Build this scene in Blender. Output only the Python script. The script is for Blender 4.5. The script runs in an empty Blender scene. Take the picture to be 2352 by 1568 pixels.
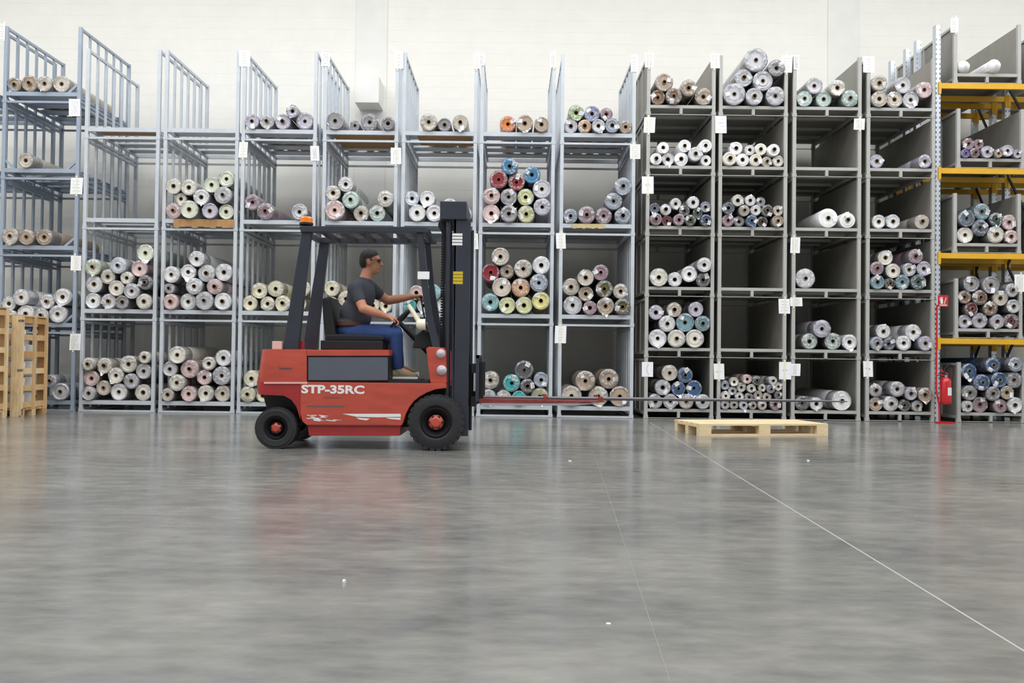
import bpy, bmesh, math, random
from mathutils import Vector, Matrix
random.seed(7)
R = random.Random(11)
sc = bpy.context.scene
COL = sc.collection
# ------------------------------------------------------------------ camera
F_PX, CW, CH = 2150.0, 2352, 1568
CAM = Vector((-0.22949, -14.22288, 0.86))
PITCH, ROLL, YAW = 0.02015, 0.01213, -0.00057
def camera_axes():
    cy, sy = math.cos(YAW), math.sin(YAW)
    xr = Vector((cy, -sy, 0)); fw = Vector((sy, cy, 0)); up = Vector((0, 0, 1))
    cp, sp = math.cos(PITCH), math.sin(PITCH)
    f2 = fw*cp + up*sp; u2 = -fw*sp + up*cp
    cr, sr = math.cos(ROLL), math.sin(ROLL)
    return xr*cr + u2*sr, -xr*sr + u2*cr, f2
RIGHT, UP, FWD = camera_axes()
cam_d = bpy.data.cameras.new('camera'); cam_d.sensor_width = 36.0; cam_d.lens = F_PX*36.0/CW
cam_d.clip_end = 200
cam_o = bpy.data.objects.new('camera', cam_d); COL.objects.link(cam_o)
M = Matrix((RIGHT, UP, -FWD)).transposed().to_4x4(); M.translation = CAM
cam_o.matrix_world = M
sc.camera = cam_o
def ray(px, py):
    return (FWD*F_PX + RIGHT*(px - CW/2) - UP*(py - CH/2))
def at(px, py, Y):
    d = ray(px, py); t = (Y - CAM.y)/d.y
    return CAM + d*t
def ground(px, py, z=0.0):
    d = ray(px, py); t = (z - CAM.z)/d.z
    return CAM + d*t
# ------------------------------------------------------------------ light
def lin(c):
    return tuple(((v/255)/12.92 if v/255 <= 0.04045 else ((v/255+0.055)/1.055)**2.4) for v in c)
w = bpy.data.worlds.new('world'); sc.world = w; w.use_nodes = True
bg = w.node_tree.nodes['Background']; bg.inputs[0].default_value = (0.80, 0.88, 1.0, 1); bg.inputs[1].default_value = 0.05
def area(name, loc, sx, sy, energy, color, rot):
    l = bpy.data.lights.new(name, 'AREA'); l.shape = 'RECTANGLE'; l.size = sx; l.size_y = sy
    l.energy = energy; l.color = color
    o = bpy.data.objects.new(name, l); COL.objects.link(o); o.location = loc; o.rotation_euler = rot
    return o
SKY_Y = (-2.3, -8.0, -14.0)
for y, en in zip(SKY_Y, (1160, 1230, 1300)):   # daylight entering through the three roof lights
    area('rooflight_daylight', (0, y, 9.35), 25.0, 2.6, en, (0.965, 0.98, 1.0), (0, 0, 0))
# daylight through the row of high windows in the wall behind the photographer
area('window_daylight', (0, -21.7, 5.4), 24.0, 5.2, 70, (0.86, 0.93, 1.0), (math.radians(90), 0, 0))
vs = sc.view_settings
vs.view_transform = 'Standard'; vs.look = 'None'; vs.exposure = 0.0; vs.gamma = 1.0; vs.use_curve_mapping = False

# ------------------------------------------------------------------ materials
MATS = {}
def nodes(m):
    m.use_nodes = True
    nt = m.node_tree
    return nt, nt.nodes['Principled BSDF']
def mat(name, col, rough=0.5, metal=0.0, spec=0.5, var=0.0, vscale=6.0, coat=0.0, bump=0.0, bscale=60.0, stretch=None):
    if name in MATS: return MATS[name]
    m = bpy.data.materials.new(name); nt, b = nodes(m)
    c = lin(col); b.inputs['Base Color'].default_value = (*c, 1)
    b.inputs['Roughness'].default_value = rough; b.inputs['Metallic'].default_value = metal
    b.inputs['Specular IOR Level'].default_value = spec
    b.inputs['Coat Weight'].default_value = coat; b.inputs['Coat Roughness'].default_value = 0.25
    if var or bump:
        tc = nt.nodes.new('ShaderNodeTexCoord'); mp = nt.nodes.new('ShaderNodeMapping')
        nt.links.new(tc.outputs['Object'], mp.inputs[0])
        if stretch: mp.inputs['Scale'].default_value = stretch
    if var:
        n = nt.nodes.new('ShaderNodeTexNoise'); n.inputs['Scale'].default_value = vscale; n.inputs['Detail'].default_value = 5
        nt.links.new(mp.outputs[0], n.inputs['Vector'])
        r = nt.nodes.new('ShaderNodeMapRange'); r.inputs[1].default_value = 0.3; r.inputs[2].default_value = 0.7
        r.inputs[3].default_value = 1-var; r.inputs[4].default_value = 1+var
        nt.links.new(n.outputs[0], r.inputs[0])
        mx = nt.nodes.new('ShaderNodeVectorMath'); mx.operation = 'SCALE'; mx.inputs[0].default_value = c
        nt.links.new(r.outputs[0], mx.inputs['Scale']); nt.links.new(mx.outputs[0], b.inputs['Base Color'])
    if bump:
        n2 = nt.nodes.new('ShaderNodeTexNoise'); n2.inputs['Scale'].default_value = bscale
        nt.links.new(mp.outputs[0], n2.inputs['Vector'])
        bp = nt.nodes.new('ShaderNodeBump'); bp.inputs['Strength'].default_value = bump; bp.inputs['Distance'].default_value = 0.01
        nt.links.new(n2.outputs[0], bp.inputs['Height']); nt.links.new(bp.outputs[0], b.inputs['Normal'])
    MATS[name] = m
    return m
STEEL = mat('pale_painted_steel', (194, 200, 207), 0.42, 0.15, var=0.06, vscale=9)
STEELB = mat('blue_grey_painted_steel', (156, 167, 182), 0.42, 0.15, var=0.07, vscale=9)
PANEL = mat('grey_painted_steel', (175, 175, 171), 0.5, 0.1, var=0.06, vscale=7)
PANELD = mat('grey_sheet_steel', (147, 145, 137), 0.55, 0.1, var=0.08, vscale=3)
GALV = mat('galvanised_steel', (205, 212, 222), 0.32, 0.75, var=0.08, vscale=20)
YELLOW = mat('yellow_beam_paint', (220, 168, 36), 0.38, 0, var=0.06, vscale=8)
CARD = mat('brown_cardboard', (172, 132, 88), 0.8, 0, var=0.12, vscale=12)
PAPER = mat('white_paper', (240, 240, 242), 0.7, 0, var=0.03, vscale=20)
TAPE = mat('yellowed_adhesive_tape', (234, 231, 210), 0.4)
INK = mat('dark_ink', (70, 72, 80), 0.7)
CORE = mat('cardboard_core', (146, 130, 108), 0.75, var=0.08, vscale=30)
WOOD = mat('pale_pine_wood', (228, 205, 164), 0.65, 0, var=0.14, vscale=5, stretch=(1, 9, 9))
WOODX = mat('crate_pine_wood', (206, 172, 126), 0.65, 0, var=0.24, vscale=5, stretch=(6, 6, 1))
WOODX2 = mat('light_crate_pine', (224, 196, 152), 0.65, 0, var=0.2, vscale=5, stretch=(6, 6, 1))
WOODX3 = mat('amber_crate_pine', (196, 150, 98), 0.65, 0, var=0.2, vscale=5, stretch=(6, 6, 1))
BLACK = mat('black_rubber', (38, 38, 41), 0.75, 0, var=0.15, vscale=14)
DARKM = mat('dark_blue_grey_paint', (50, 53, 64), 0.42, 0.1, var=0.1, vscale=6)
DARKG = mat('black_grease_steel', (34, 34, 37), 0.5, 0.3)
REDP = mat('worn_orange_red_paint', (182, 74, 58), 0.42, 0, var=0.12, vscale=5, coat=0.15, stretch=(1, 1, 4))
REDC = mat('crimson_paint', (164, 44, 46), 0.4, 0, var=0.08, vscale=5, coat=0.15)
GREYP = mat('slate_grey_panel_paint', (86, 90, 102), 0.5, 0, var=0.04)
CHROME = mat('worn_bright_steel', (190, 190, 196), 0.3, 0.9, var=0.1, vscale=10)
RUST = mat('red_worn_fork_paint', (140, 58, 56), 0.5, 0.2, var=0.25, vscale=9)
ORANGE = mat('orange_beacon_plastic', (245, 130, 25), 0.2, 0, coat=0.5)
CREAM = mat('cream_lamp_plastic', (236, 232, 205), 0.35)
CLEARL = mat('clear_lamp_plastic', (186, 178, 184), 0.12, 0, coat=0.6)
REDL = mat('red_lens_plastic', (150, 30, 34), 0.2, 0, coat=0.5)
PINKL = mat('pale_pink_reflector', (226, 180, 172), 0.3)
EXTR = mat('extinguisher_red', (190, 22, 32), 0.25, 0, coat=0.4)
WHITEP = mat('white_vinyl_print', (232, 230, 230), 0.5)
YELLP = mat('yellow_vinyl_print', (205, 175, 40), 0.5)
SKIN = mat('skin', (196, 138, 110), 0.55, 0, var=0.05, vscale=14)
HAIR = mat('black_hair', (28, 25, 25), 0.6, 0, bump=0.6, bscale=120)
SHIRT = mat('charcoal_cotton', (66, 68, 78), 0.9, 0, var=0.08, vscale=18, bump=0.3, bscale=25)
JEANS = mat('blue_denim', (40, 66, 118), 0.85, 0, var=0.12, vscale=20, bump=0.3, bscale=22)
BELT = mat('brown_leather', (96, 56, 44), 0.5)
BAG = mat('white_sacking', (238, 236, 232), 0.7, 0, var=0.06, vscale=9, bump=0.5, bscale=14)

def plastic_film():
    m = bpy.data.materials.new('clear_plastic_film'); m.use_nodes = True
    nt = m.node_tree; nt.nodes.clear()
    out = nt.nodes.new('ShaderNodeOutputMaterial')
    tr = nt.nodes.new('ShaderNodeBsdfTransparent'); tr.inputs[0].default_value = (0.97, 0.97, 0.98, 1)
    gl = nt.nodes.new('ShaderNodeBsdfGlossy'); gl.inputs['Roughness'].default_value = 0.16; gl.inputs[0].default_value = (1, 1, 1, 1)
    df = nt.nodes.new('ShaderNodeBsdfDiffuse'); df.inputs[0].default_value = (0.75, 0.76, 0.79, 1)
    m1 = nt.nodes.new('ShaderNodeMixShader'); m2 = nt.nodes.new('ShaderNodeMixShader')
    fr = nt.nodes.new('ShaderNodeFresnel'); fr.inputs[0].default_value = 1.6
    tc = nt.nodes.new('ShaderNodeTexCoord'); n = nt.nodes.new('ShaderNodeTexNoise'); n.inputs['Scale'].default_value = 22; n.inputs['Detail'].default_value = 3
    nt.links.new(tc.outputs['Object'], n.inputs['Vector'])
    bp = nt.nodes.new('ShaderNodeBump'); bp.inputs['Strength'].default_value = 0.9; bp.inputs['Distance'].default_value = 0.02
    nt.links.new(n.outputs[0], bp.inputs['Height'])
    nt.links.new(bp.outputs[0], gl.inputs['Normal']); nt.links.new(bp.outputs[0], fr.inputs['Normal'])
    mr = nt.nodes.new('ShaderNodeMapRange'); mr.inputs[1].default_value = 0.35; mr.inputs[2].default_value = 0.75
    mr.inputs[3].default_value = 0.02; mr.inputs[4].default_value = 0.26
    nt.links.new(n.outputs[0], mr.inputs[0]); nt.links.new(mr.outputs[0], m1.inputs[0])
    nt.links.new(tr.outputs[0], m1.inputs[1]); nt.links.new(df.outputs[0], m1.inputs[2])
    ad = nt.nodes.new('ShaderNodeMath'); ad.operation = 'ADD'; ad.inputs[1].default_value = 0.05; ad.use_clamp = True
    nt.links.new(fr.outputs[0], ad.inputs[0]); nt.links.new(ad.outputs[0], m2.inputs[0])
    nt.links.new(m1.outputs[0], m2.inputs[1]); nt.links.new(gl.outputs[0], m2.inputs[2])
    nt.links.new(m2.outputs[0], out.inputs[0])
    return m
FILM = plastic_film()

PALETTE = {  # code: (sRGB of the cloth, words)
 'wh': ((240, 240, 241), 'white'), 'cr': ((233, 229, 217), 'cream'), 'ye': ((238, 232, 204), 'pale yellow'), 'pg': ((224, 230, 210), 'pale green'),
 'pb': ((224, 230, 240), 'bluish white'), 'pk': ((228, 200, 198), 'pale pink'), 'lg': ((203, 203, 207), 'light grey'), 'mg': ((155, 154, 158), 'mid grey'),
 'dg': ((92, 92, 96), 'dark grey'), 'be': ((208, 198, 184), 'beige'), 'br': ((140, 108, 82), 'brown'), 'tn': ((182, 162, 142), 'tan'),
 'gb': ((168, 178, 194), 'grey-blue'), 'sl': ((98, 112, 132), 'slate blue'), 'bl': ((58, 140, 188), 'bright blue'), 'db': ((62, 98, 140), 'dark blue'),
 'rd': ((150, 28, 44), 'crimson'), 'og': ((232, 132, 48), 'orange'), 'pe': ((238, 190, 148), 'peach'), 'aq': ((150, 208, 214), 'aqua'),
 'tq': ((50, 185, 188), 'turquoise'), 'ol': ((98, 94, 52), 'olive'), 'mv': ((166, 138, 150), 'mauve'), 'mr': ((112, 54, 60), 'maroon'),
 'yl': ((238, 228, 150), 'yellow'), 'yg': ((222, 224, 172), 'lime-tinted'), 'mt': ((205, 224, 217), 'mint'), 'te': ((118, 155, 166), 'dusty teal'),
 'dt': ((46, 88, 90), 'dark teal'), 'gn': ((58, 78, 68), 'dark green'), 'li': ((200, 196, 210), 'lilac-grey'), 'pu': ((118, 102, 176), 'purple'),
 'dk': ((72, 62, 58), 'dark brown'), 'gp': ((176, 198, 150), 'green-patterned'), 'bp': ((150, 158, 186), 'blue-patterned'), 'mp': ((190, 202, 198), 'grey-green patterned')}
def cloth(code):
    nm = 'cloth_' + PALETTE[code][1].replace(' ', '_').replace('-', '_')
    if nm in MATS: return MATS[nm]
    m = bpy.data.materials.new(nm); nt, b = nodes(m)
    c = lin(PALETTE[code][0])
    b.inputs['Roughness'].default_value = 0.7; b.inputs['Coat Weight'].default_value = 0.25; b.inputs['Coat Roughness'].default_value = 0.25
    tc = nt.nodes.new('ShaderNodeTexCoord')
    mp = nt.nodes.new('ShaderNodeVectorMath'); mp.operation = 'MULTIPLY'; mp.inputs[1].default_value = (1, 0, 1)
    nt.links.new(tc.outputs['Object'], mp.inputs[0])
    ln = nt.nodes.new('ShaderNodeVectorMath'); ln.operation = 'LENGTH'; nt.links.new(mp.outputs[0], ln.inputs[0])
    nz = nt.nodes.new('ShaderNodeTexNoise'); nz.noise_dimensions = '1D'; nz.inputs['Scale'].default_value = 150; nz.inputs['Detail'].default_value = 4
    nt.links.new(ln.outputs['Value'], nz.inputs['W'])       # wound layers: rings about the axis
    n2 = nt.nodes.new('ShaderNodeTexNoise'); n2.inputs['Scale'].default_value = 30 if code in ('gp', 'bp', 'mp') else 9
    nt.links.new(tc.outputs['Object'], n2.inputs['Vector'])
    a = 0.45 if code in ('gp', 'bp', 'mp') else 0.08
    r1 = nt.nodes.new('ShaderNodeMapRange'); r1.inputs[1].default_value = 0.3; r1.inputs[2].default_value = 0.7; r1.inputs[3].default_value = 0.84; r1.inputs[4].default_value = 1.04
    r2 = nt.nodes.new('ShaderNodeMapRange'); r2.inputs[1].default_value = 0.35; r2.inputs[2].default_value = 0.65; r2.inputs[3].default_value = 1-a; r2.inputs[4].default_value = 1+a
    nt.links.new(nz.outputs[0], r1.inputs[0]); nt.links.new(n2.outputs[0], r2.inputs[0])
    mu = nt.nodes.new('ShaderNodeMath'); mu.operation = 'MULTIPLY'; nt.links.new(r1.outputs[0], mu.inputs[0]); nt.links.new(r2.outputs[0], mu.inputs[1])
    s = nt.nodes.new('ShaderNodeVectorMath'); s.operation = 'SCALE'; s.inputs[0].default_value = c
    nt.links.new(mu.outputs[0], s.inputs['Scale']); nt.links.new(s.outputs[0], b.inputs['Base Color'])
    MATS[nm] = m
    return m

def floor_material():
    m = bpy.data.materials.new('polished_concrete'); nt, b = nodes(m)
    tc = nt.nodes.new('ShaderNodeTexCoord')
    def noise(scale, detail, sx, sy):
        mp = nt.nodes.new('ShaderNodeMapping'); mp.inputs['Scale'].default_value = (sx, sy, 1)
        nt.links.new(tc.outputs['Object'], mp.inputs[0])
        n = nt.nodes.new('ShaderNodeTexNoise'); n.inputs['Scale'].default_value = scale; n.inputs['Detail'].default_value = detail; n.inputs['Roughness'].default_value = 0.6
        nt.links.new(mp.outputs[0], n.inputs['Vector']); return n
    n1 = noise(1.1, 8, 0.8, 1.2); n2 = noise(7.5, 7, 0.6, 1.3); n3 = noise(40, 3, 1, 1)
    rp = nt.nodes.new('ShaderNodeValToRGB')
    rp.color_ramp.elements[0].position = 0.36; rp.color_ramp.elements[0].color = (*lin((97, 97, 96)), 1)
    rp.color_ramp.elements[1].position = 0.66; rp.color_ramp.elements[1].color = (*lin((140, 138, 131)), 1)
    mx = nt.nodes.new('ShaderNodeMath'); mx.operation = 'MULTIPLY_ADD'; mx.inputs[1].default_value = 0.55
    m3 = nt.nodes.new('ShaderNodeMath'); m3.operation = 'MULTIPLY_ADD'; m3.inputs[1].default_value = 0.38; m3.inputs[2].default_value = 0.04
    nt.links.new(n2.outputs[0], m3.inputs[0]); nt.links.new(n1.outputs[0], mx.inputs[0]); nt.links.new(m3.outputs[0], mx.inputs[2])
    nt.links.new(mx.outputs[0], rp.inputs[0]); nt.links.new(rp.outputs[0], b.inputs['Base Color'])
    rr = nt.nodes.new('ShaderNodeMapRange'); rr.inputs[1].default_value = 0.3; rr.inputs[2].default_value = 0.7; rr.inputs[3].default_value = 0.14; rr.inputs[4].default_value = 0.24
    nt.links.new(n2.outputs[0], rr.inputs[0]); nt.links.new(rr.outputs[0], b.inputs['Roughness'])
    b.inputs['Specular IOR Level'].default_value = 0.42
    bp = nt.nodes.new('ShaderNodeBump'); bp.inputs['Strength'].default_value = 0.05; bp.inputs['Distance'].default_value = 0.004
    nt.links.new(n3.outputs[0], bp.inputs['Height']); nt.links.new(bp.outputs[0], b.inputs['Normal'])
    return m
FLOORM = floor_material()
WALLM = mat('cream_painted_blockwork', (238, 236, 229), 0.75, 0, var=0.02, vscale=3)
CONC = mat('painted_concrete', (232, 231, 226), 0.75, 0, var=0.03, vscale=3)
JOINT = mat('pale_joint_filler', (158, 157, 152), 0.5)

# ------------------------------------------------------------------ geometry helpers
class MB:
    def __init__(s): s.v, s.f, s.mi = [], [], []
    def add(s, verts, faces, mi=0):
        o = len(s.v); s.v += [tuple(v) for v in verts]; s.f += [tuple(i+o for i in f) for f in faces]; s.mi += [mi]*len(faces); return s
    def box(s, a, b, mi=0):
        (x0, y0, z0), (x1, y1, z1) = a, b
        return s.add([(x0,y0,z0),(x1,y0,z0),(x1,y1,z0),(x0,y1,z0),(x0,y0,z1),(x1,y0,z1),(x1,y1,z1),(x0,y1,z1)],
                     [(0,3,2,1),(4,5,6,7),(0,1,5,4),(1,2,6,5),(2,3,7,6),(3,0,4,7)], mi)
    def prism(s, poly, y0, y1, mi=0):    # poly: (x, z) outline extruded along y
        n = len(poly); ar = sum(poly[i][0]*poly[(i+1)%n][1]-poly[(i+1)%n][0]*poly[i][1] for i in range(n))
        if ar < 0: poly = poly[::-1]
        vs = [(x, y0, z) for x, z in poly] + [(x, y1, z) for x, z in poly]
        fs = [tuple(range(n)), tuple(range(2*n-1, n-1, -1))] + [(i, i+n, (i+1)%n+n, (i+1)%n) for i in range(n)]
        return s.add(vs, fs, mi)
    def bar(s, p, q, wd, hd=None, mi=0, upv=(0, 0, 1)):
        p, q = Vector(p), Vector(q); d = (q-p).normalized(); u = Vector(upv)
        if abs(d.dot(u)) > 0.95: u = Vector((0, 1, 0))
        a = d.cross(u).normalized()*(wd/2); b = a.cross(d).normalized()*((hd or wd)/2)
        vs = [p-a-b, p+a-b, p+a+b, p-a+b, q-a-b, q+a-b, q+a+b, q-a+b]
        return s.add(vs, [(0,3,2,1),(4,5,6,7),(0,1,5,4),(1,2,6,5),(2,3,7,6),(3,0,4,7)], mi)
    def tube(s, pts, r, n=10, cap=True, mi=0):
        pts = [Vector(p) for p in pts]; rs = r if isinstance(r, (list, tuple)) else [r]*len(pts)
        vs, fs = [], []; prev = None
        for i, p in enumerate(pts):
            d = (pts[min(i+1, len(pts)-1)] - pts[max(i-1, 0)]).normalized()
            if prev is None:
                u = Vector((0, 0, 1)) if abs(d.z) < 0.9 else Vector((1, 0, 0)); a = d.cross(u).normalized()
            else: a = (prev - d*prev.dot(d)).normalized()
            prev = a; b = d.cross(a)
            for k in range(n):
                t = 2*math.pi*k/n; vs.append(p + (a*math.cos(t) + b*math.sin(t))*rs[i])
        for i in range(len(pts)-1):
            for k in range(n): fs.append((i*n+k, i*n+(k+1)%n, (i+1)*n+(k+1)%n, (i+1)*n+k))
        if cap: fs += [tuple(range(n-1, -1, -1)), tuple(range((len(pts)-1)*n, len(pts)*n))]
        return s.add(vs, fs, mi)
    def lathe(s, prof, c=(0, 0, 0), axis='y', n=24, mi=0):   # prof: (radius, along)
        vs, fs = [], []; c = Vector(c)
        for r, a in prof:
            for k in range(n):
                t = 2*math.pi*k/n; x, z = r*math.cos(t), r*math.sin(t)
                vs.append(c + (Vector((x, a, z)) if axis == 'y' else Vector((x, z, a)) if axis == 'z' else Vector((a, x, z))))
        for i in range(len(prof)-1):
            for k in range(n): fs.append((i*n+k, i*n+(k+1)%n, (i+1)*n+(k+1)%n, (i+1)*n+k))
        return s.add(vs, fs, mi)
    def mesh(s, name, mats, off=(0, 0, 0), smooth=None, bevel=0.0, sel=None, sbev=0.0):
        me = bpy.data.meshes.new(name); o = Vector(off)
        me.from_pydata([tuple(Vector(v)-o) for v in s.v], [], s.f)
        for m in (mats if isinstance(mats, (list, tuple)) else [mats]): me.materials.append(m)
        if any(s.mi): me.polygons.foreach_set('material_index', s.mi)
        bm = bmesh.new(); bm.from_mesh(me); bmesh.ops.recalc_face_normals(bm, faces=bm.faces)
        if sel:
            bmesh.ops.bevel(bm, geom=[e for e in bm.edges if sel(e.verts[0].co+o, e.verts[1].co+o)], offset=sbev, segments=6, affect='EDGES', profile=0.5)
        if bevel:
            bmesh.ops.remove_doubles(bm, verts=bm.verts, dist=1e-5)
            es = [e for e in bm.edges if len(e.link_faces) == 2 and e.calc_face_angle(0) > 0.6]
            bmesh.ops.bevel(bm, geom=es, offset=bevel, segments=2, affect='EDGES', profile=0.7, clamp_overlap=True)
        bm.to_mesh(me); bm.free()
        if smooth is not None:
            for p in me.polygons: p.use_smooth = True
            me.set_sharp_from_angle(angle=math.radians(smooth))
        return me
    def build(s, name, mats, parent=None, smooth=None, bevel=0.0, sel=None, sbev=0.0):
        off = parent.matrix_basis.translation if parent else (0, 0, 0)
        if parent and parent.parent: off = off + parent.parent.matrix_basis.translation
        return link(name, s.mesh(name, mats, off, smooth, bevel, sel, sbev), parent)
def link(name, data, parent=None, loc=None):
    o = bpy.data.objects.new(name, data); COL.objects.link(o)
    if parent: o.parent = parent
    if loc is not None: o.location = loc
    return o
def tag(o, label, cat, group=None):
    o['label'] = label; o['category'] = cat
    if group: o['group'] = group
    return o
def thing(name, label, cat, loc=(0, 0, 0), group=None):
    o = link(name, None, None, loc); o.empty_display_size = 0.1
    return tag(o, label, cat, group)
def structure(o): o['kind'] = 'structure'; return o
BOXES = {}
def bx(name, a, b, m, parent):         # box between two local corners; alike boxes share their mesh
    d = tuple(round(b[i]-a[i], 4) for i in range(3)); key = (d, m.name)
    if key not in BOXES:
        BOXES[key] = MB().box((0, 0, 0), d).mesh(name, m)
    return link(name, BOXES[key], parent, a)

# ------------------------------------------------------------------ the hall
YW = 2.5                      # face of the rear wall
fl = MB().box((-14, -22, -0.2), (14, YW+0.3, 0.0)).build('floor', FLOORM); structure(fl)
def strip(p, q, wd, name, m, parent, z=0.0012):
    p, q = Vector((p.x, p.y, 0)), Vector((q.x, q.y, 0)); d = (q-p).normalized(); p = p - d*1.0; q = q + d*1.3
    n = Vector((-d.y, d.x, 0))*wd/2
    mb = MB(); vs = [p-n, p+n, q+n, q-n]; mb.add([(v.x, v.y, z) for v in vs]+[(v.x, v.y, -0.01) for v in vs], [(0,1,2,3),(7,6,5,4),(0,4,5,1),(1,5,6,2),(2,6,7,3),(3,7,4,0)])
    return mb.build(name, m, parent)
strip(ground(1512, 982), ground(2352, 1495), 0.009, 'joint_line', JOINT, fl)
strip(ground(1372, 1062), ground(1540, 1568), 0.0018, 'joint_line', mat('grey_joint_filler', (140, 139, 134), 0.5), fl)
wb = structure(MB().box((-14, YW+0.0016, 0), (14, YW+0.3, 9.6)).build('wall_back', WALLM))
BW, BH, G = 0.46, 0.205, 0.004
pil = [(at(818, 120, YW).x, at(889, 120, YW).x), (at(1901, 120, YW).x, at(1971, 120, YW).x)]
block_mesh = MB().box((0, 0, 0), (BW-G, 0.02, BH-G)).mesh('block', WALLM)
rest = MB(); nblk = 0
for row in range(46):
    z = row*BH + 0.004; x = -13.9 - (BW/2 if row % 2 else 0)
    while x < 13.6:
        x1 = x + BW - G
        hit = [p for p in pil if x1 > p[0] and x < p[1]]
        if not hit:
            if 2.4 < z < 5.6 and -7.4 < x < 1.6 and nblk < 300:
                link('block', block_mesh, wb, (x, YW, z)); nblk += 1
            else: rest.box((x, YW, z), (x1, YW+0.02, z+BH-G))
        else:
            a, b = hit[0]
            if x < a-G-0.02: rest.box((x, YW, z), (a-G, YW+0.02, z+BH-G))
            if x1 > b+G+0.02: rest.box((b+G, YW, z), (x1, YW+0.02, z+BH-G))
        x += BW
rb = rest.build('blockwork', WALLM, wb); rb['kind'] = 'stuff'
for i, (a, b) in enumerate(pil):
    MB().box((a, YW-0.02, 0), (b, YW+0.02, 9.6)).build('pilaster', CONC, wb)
    if i == 0:
        c0, c1 = at(815, 235, YW-0.55), at(870, 235, YW-0.55)
        zt = at(840, 175, YW-0.55).z
        MB().box((c0.x, YW-0.55, c0.z), (c1.x, YW-0.02, zt)).build('corbel', CONC, wb, bevel=0.006)
structure(MB().box((-14.3, -22, 0), (-14, YW+0.3, 9.6)).build('wall_left', CONC))
structure(MB().box((14, -22, 0), (14.3, YW+0.3, 9.6)).build('wall_right', CONC))
wf = MB(); wf.box((-14, -22.2, 0), (14, -21.9, 2.7)); wf.box((-14, -22.2, 8.1), (14, -21.9, 9.6)); wf.box((-14, -22.2, 2.7), (-12.2, -21.9, 8.1)); wf.box((12.2, -22.2, 2.7), (14, -21.9, 8.1))
structure(wf.build('wall_front', CONC))
ce = MB(); edges = [-22] + [e for y in sorted(SKY_Y) for e in (y-1.4, y+1.4)] + [YW+0.3]
for a, b in zip(edges[::2], edges[1::2]): ce.box((-14, a, 9.5), (14, b, 9.7))
structure(ce.build('ceiling', CONC))

# ------------------------------------------------------------------ racks
ORD = {1: 'bottom', 2: 'second', 3: 'third', 4: 'fourth', 5: 'fifth', 6: 'top'}
NTH = ['first', 'second', 'third', 'fourth', 'fifth', 'sixth', 'seventh']
STACKS = {}
WG, HG, DG = 1.0935, 1.3878, 1.92
WP, HP, DP = 0.9948, 0.9265, 2.25
XG = [-6.7751, -5.5669, -4.3778, -3.1337, -1.9276, -0.7369, 0.4912]
XP = [1.8064, 2.9102, 4.0377, 5.1666]
for i, (n, x) in enumerate(zip('ABCDEFG', XG)):
    STACKS[n] = dict(x=x, w=WG, H=HG, d=DG, n=4, kind='bar', shelf=0.178, y=0.0, say=NTH[i]+' barred stack from the crates')
SAYP = ['sheet-sided stack touching the barred racks', 'second sheet-sided stack from barred racks', 'third sheet-sided stack from barred racks', 'sheet-sided stack beside the extinguisher post']
for n, x, s in zip('HIJK', XP, SAYP):
    STACKS[n] = dict(x=x, w=WP, H=HP, d=DP, n=6, kind='sheet', shelf=0.155, y=0.0, say=s)
lx0, lx1 = at(2, 586, 0).x, at(172.8, 590, 0).x
STACKS['L'] = dict(x=lx0, w=lx1-lx0, H=1.176, d=1.85, n=5, kind='brace', shelf=0.17, y=0.0, say='braced stack behind the crates')
STACKS['N'] = dict(x=lx0-1.28, w=lx1-lx0, H=1.176, d=1.85, n=5, kind='brace', shelf=0.17, y=0.0, say='outermost braced stack past the crates')
def tier_word(s, t): return 'top tier' if t == STACKS[s]['n'] else ORD[t]+' tier'
P = 0.052          # post width
def foot(m):
    k = ('foot', m.name)
    if k not in BOXES:
        mb = MB()
        mb.box((-P/2-0.008, -P/2, 0), (-P/2-0.001, P/2, 0.055)); mb.box((P/2+0.001, -P/2, 0), (P/2+0.008, P/2, 0.055))
        BOXES[k] = mb.mesh('foot', m)
    return BOXES[k]
def corner(name, x, y, H, m, root, f=True):
    p = bx(name, (x-P/2, y-P/2, 0.004), (x+P/2, y+P/2, H-0.0005), m, root)
    if f: link('foot', foot(m), p, (P/2, P/2, -0.004))
    return p
def barred_rack(x, y, z, w, H, d, sh, m, label, name, group, brace=False, nbar=5):
    r = thing(name, label, 'rack', (x, y, z), group)
    for px in (0, w):
        for py in (P/2, d-P/2): corner('post', px, py, H, m, r)
        bx('top_rail', (px-0.018, P, H-0.045), (px+0.018, d-P, H-0.005), m, r)
        bx('bottom_rail', (px-0.018, P, 0.020), (px+0.018, d-P, 0.060), m, r)
        bx('shelf_bearer', (px+(0.020 if px == 0 else -0.055), P, sh-0.062), (px+(0.055 if px == 0 else -0.020), d-P, sh-0.0305), m, r)
        for k in range(nbar):
            by = P + (d-2*P)*(k+1)/(nbar+1)
            bx('upright_bar', (px-0.015, by-0.02, 0.060), (px+0.015, by+0.02, H-0.045), m, r)
    for py in (0.004, d-0.048):
        bx('shelf_beam', (P/2, py, sh-0.062), (w-P/2, py+0.044, sh), m, r)
    for py in (0.010, d-0.042):
        bx('base_bar', (P/2+0.009, py, 0.003), (w-P/2-0.009, py+0.032, 0.034), m, r)
    for py in (0.20, 0.62, 1.04, 1.46):
        bx('deck_slat', (0.022, py, sh-0.020), (w-0.022, py+0.27, sh), m, r)
    if brace:
        for px, sg in ((P/2, 1), (w-P/2, -1)):
            o = thing_part_bar('corner_brace', (px+sg*0.14, 0.026, sh-0.005), (px, 0.026, sh+0.12), 0.03, 0.035, m, r)
    return r
def thing_part_bar(name, p, q, wd, hd, m, parent):
    off = parent.matrix_basis.translation
    return MB().bar(Vector(p)+off, Vector(q)+off, wd, hd).build(name, m, parent)
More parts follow.
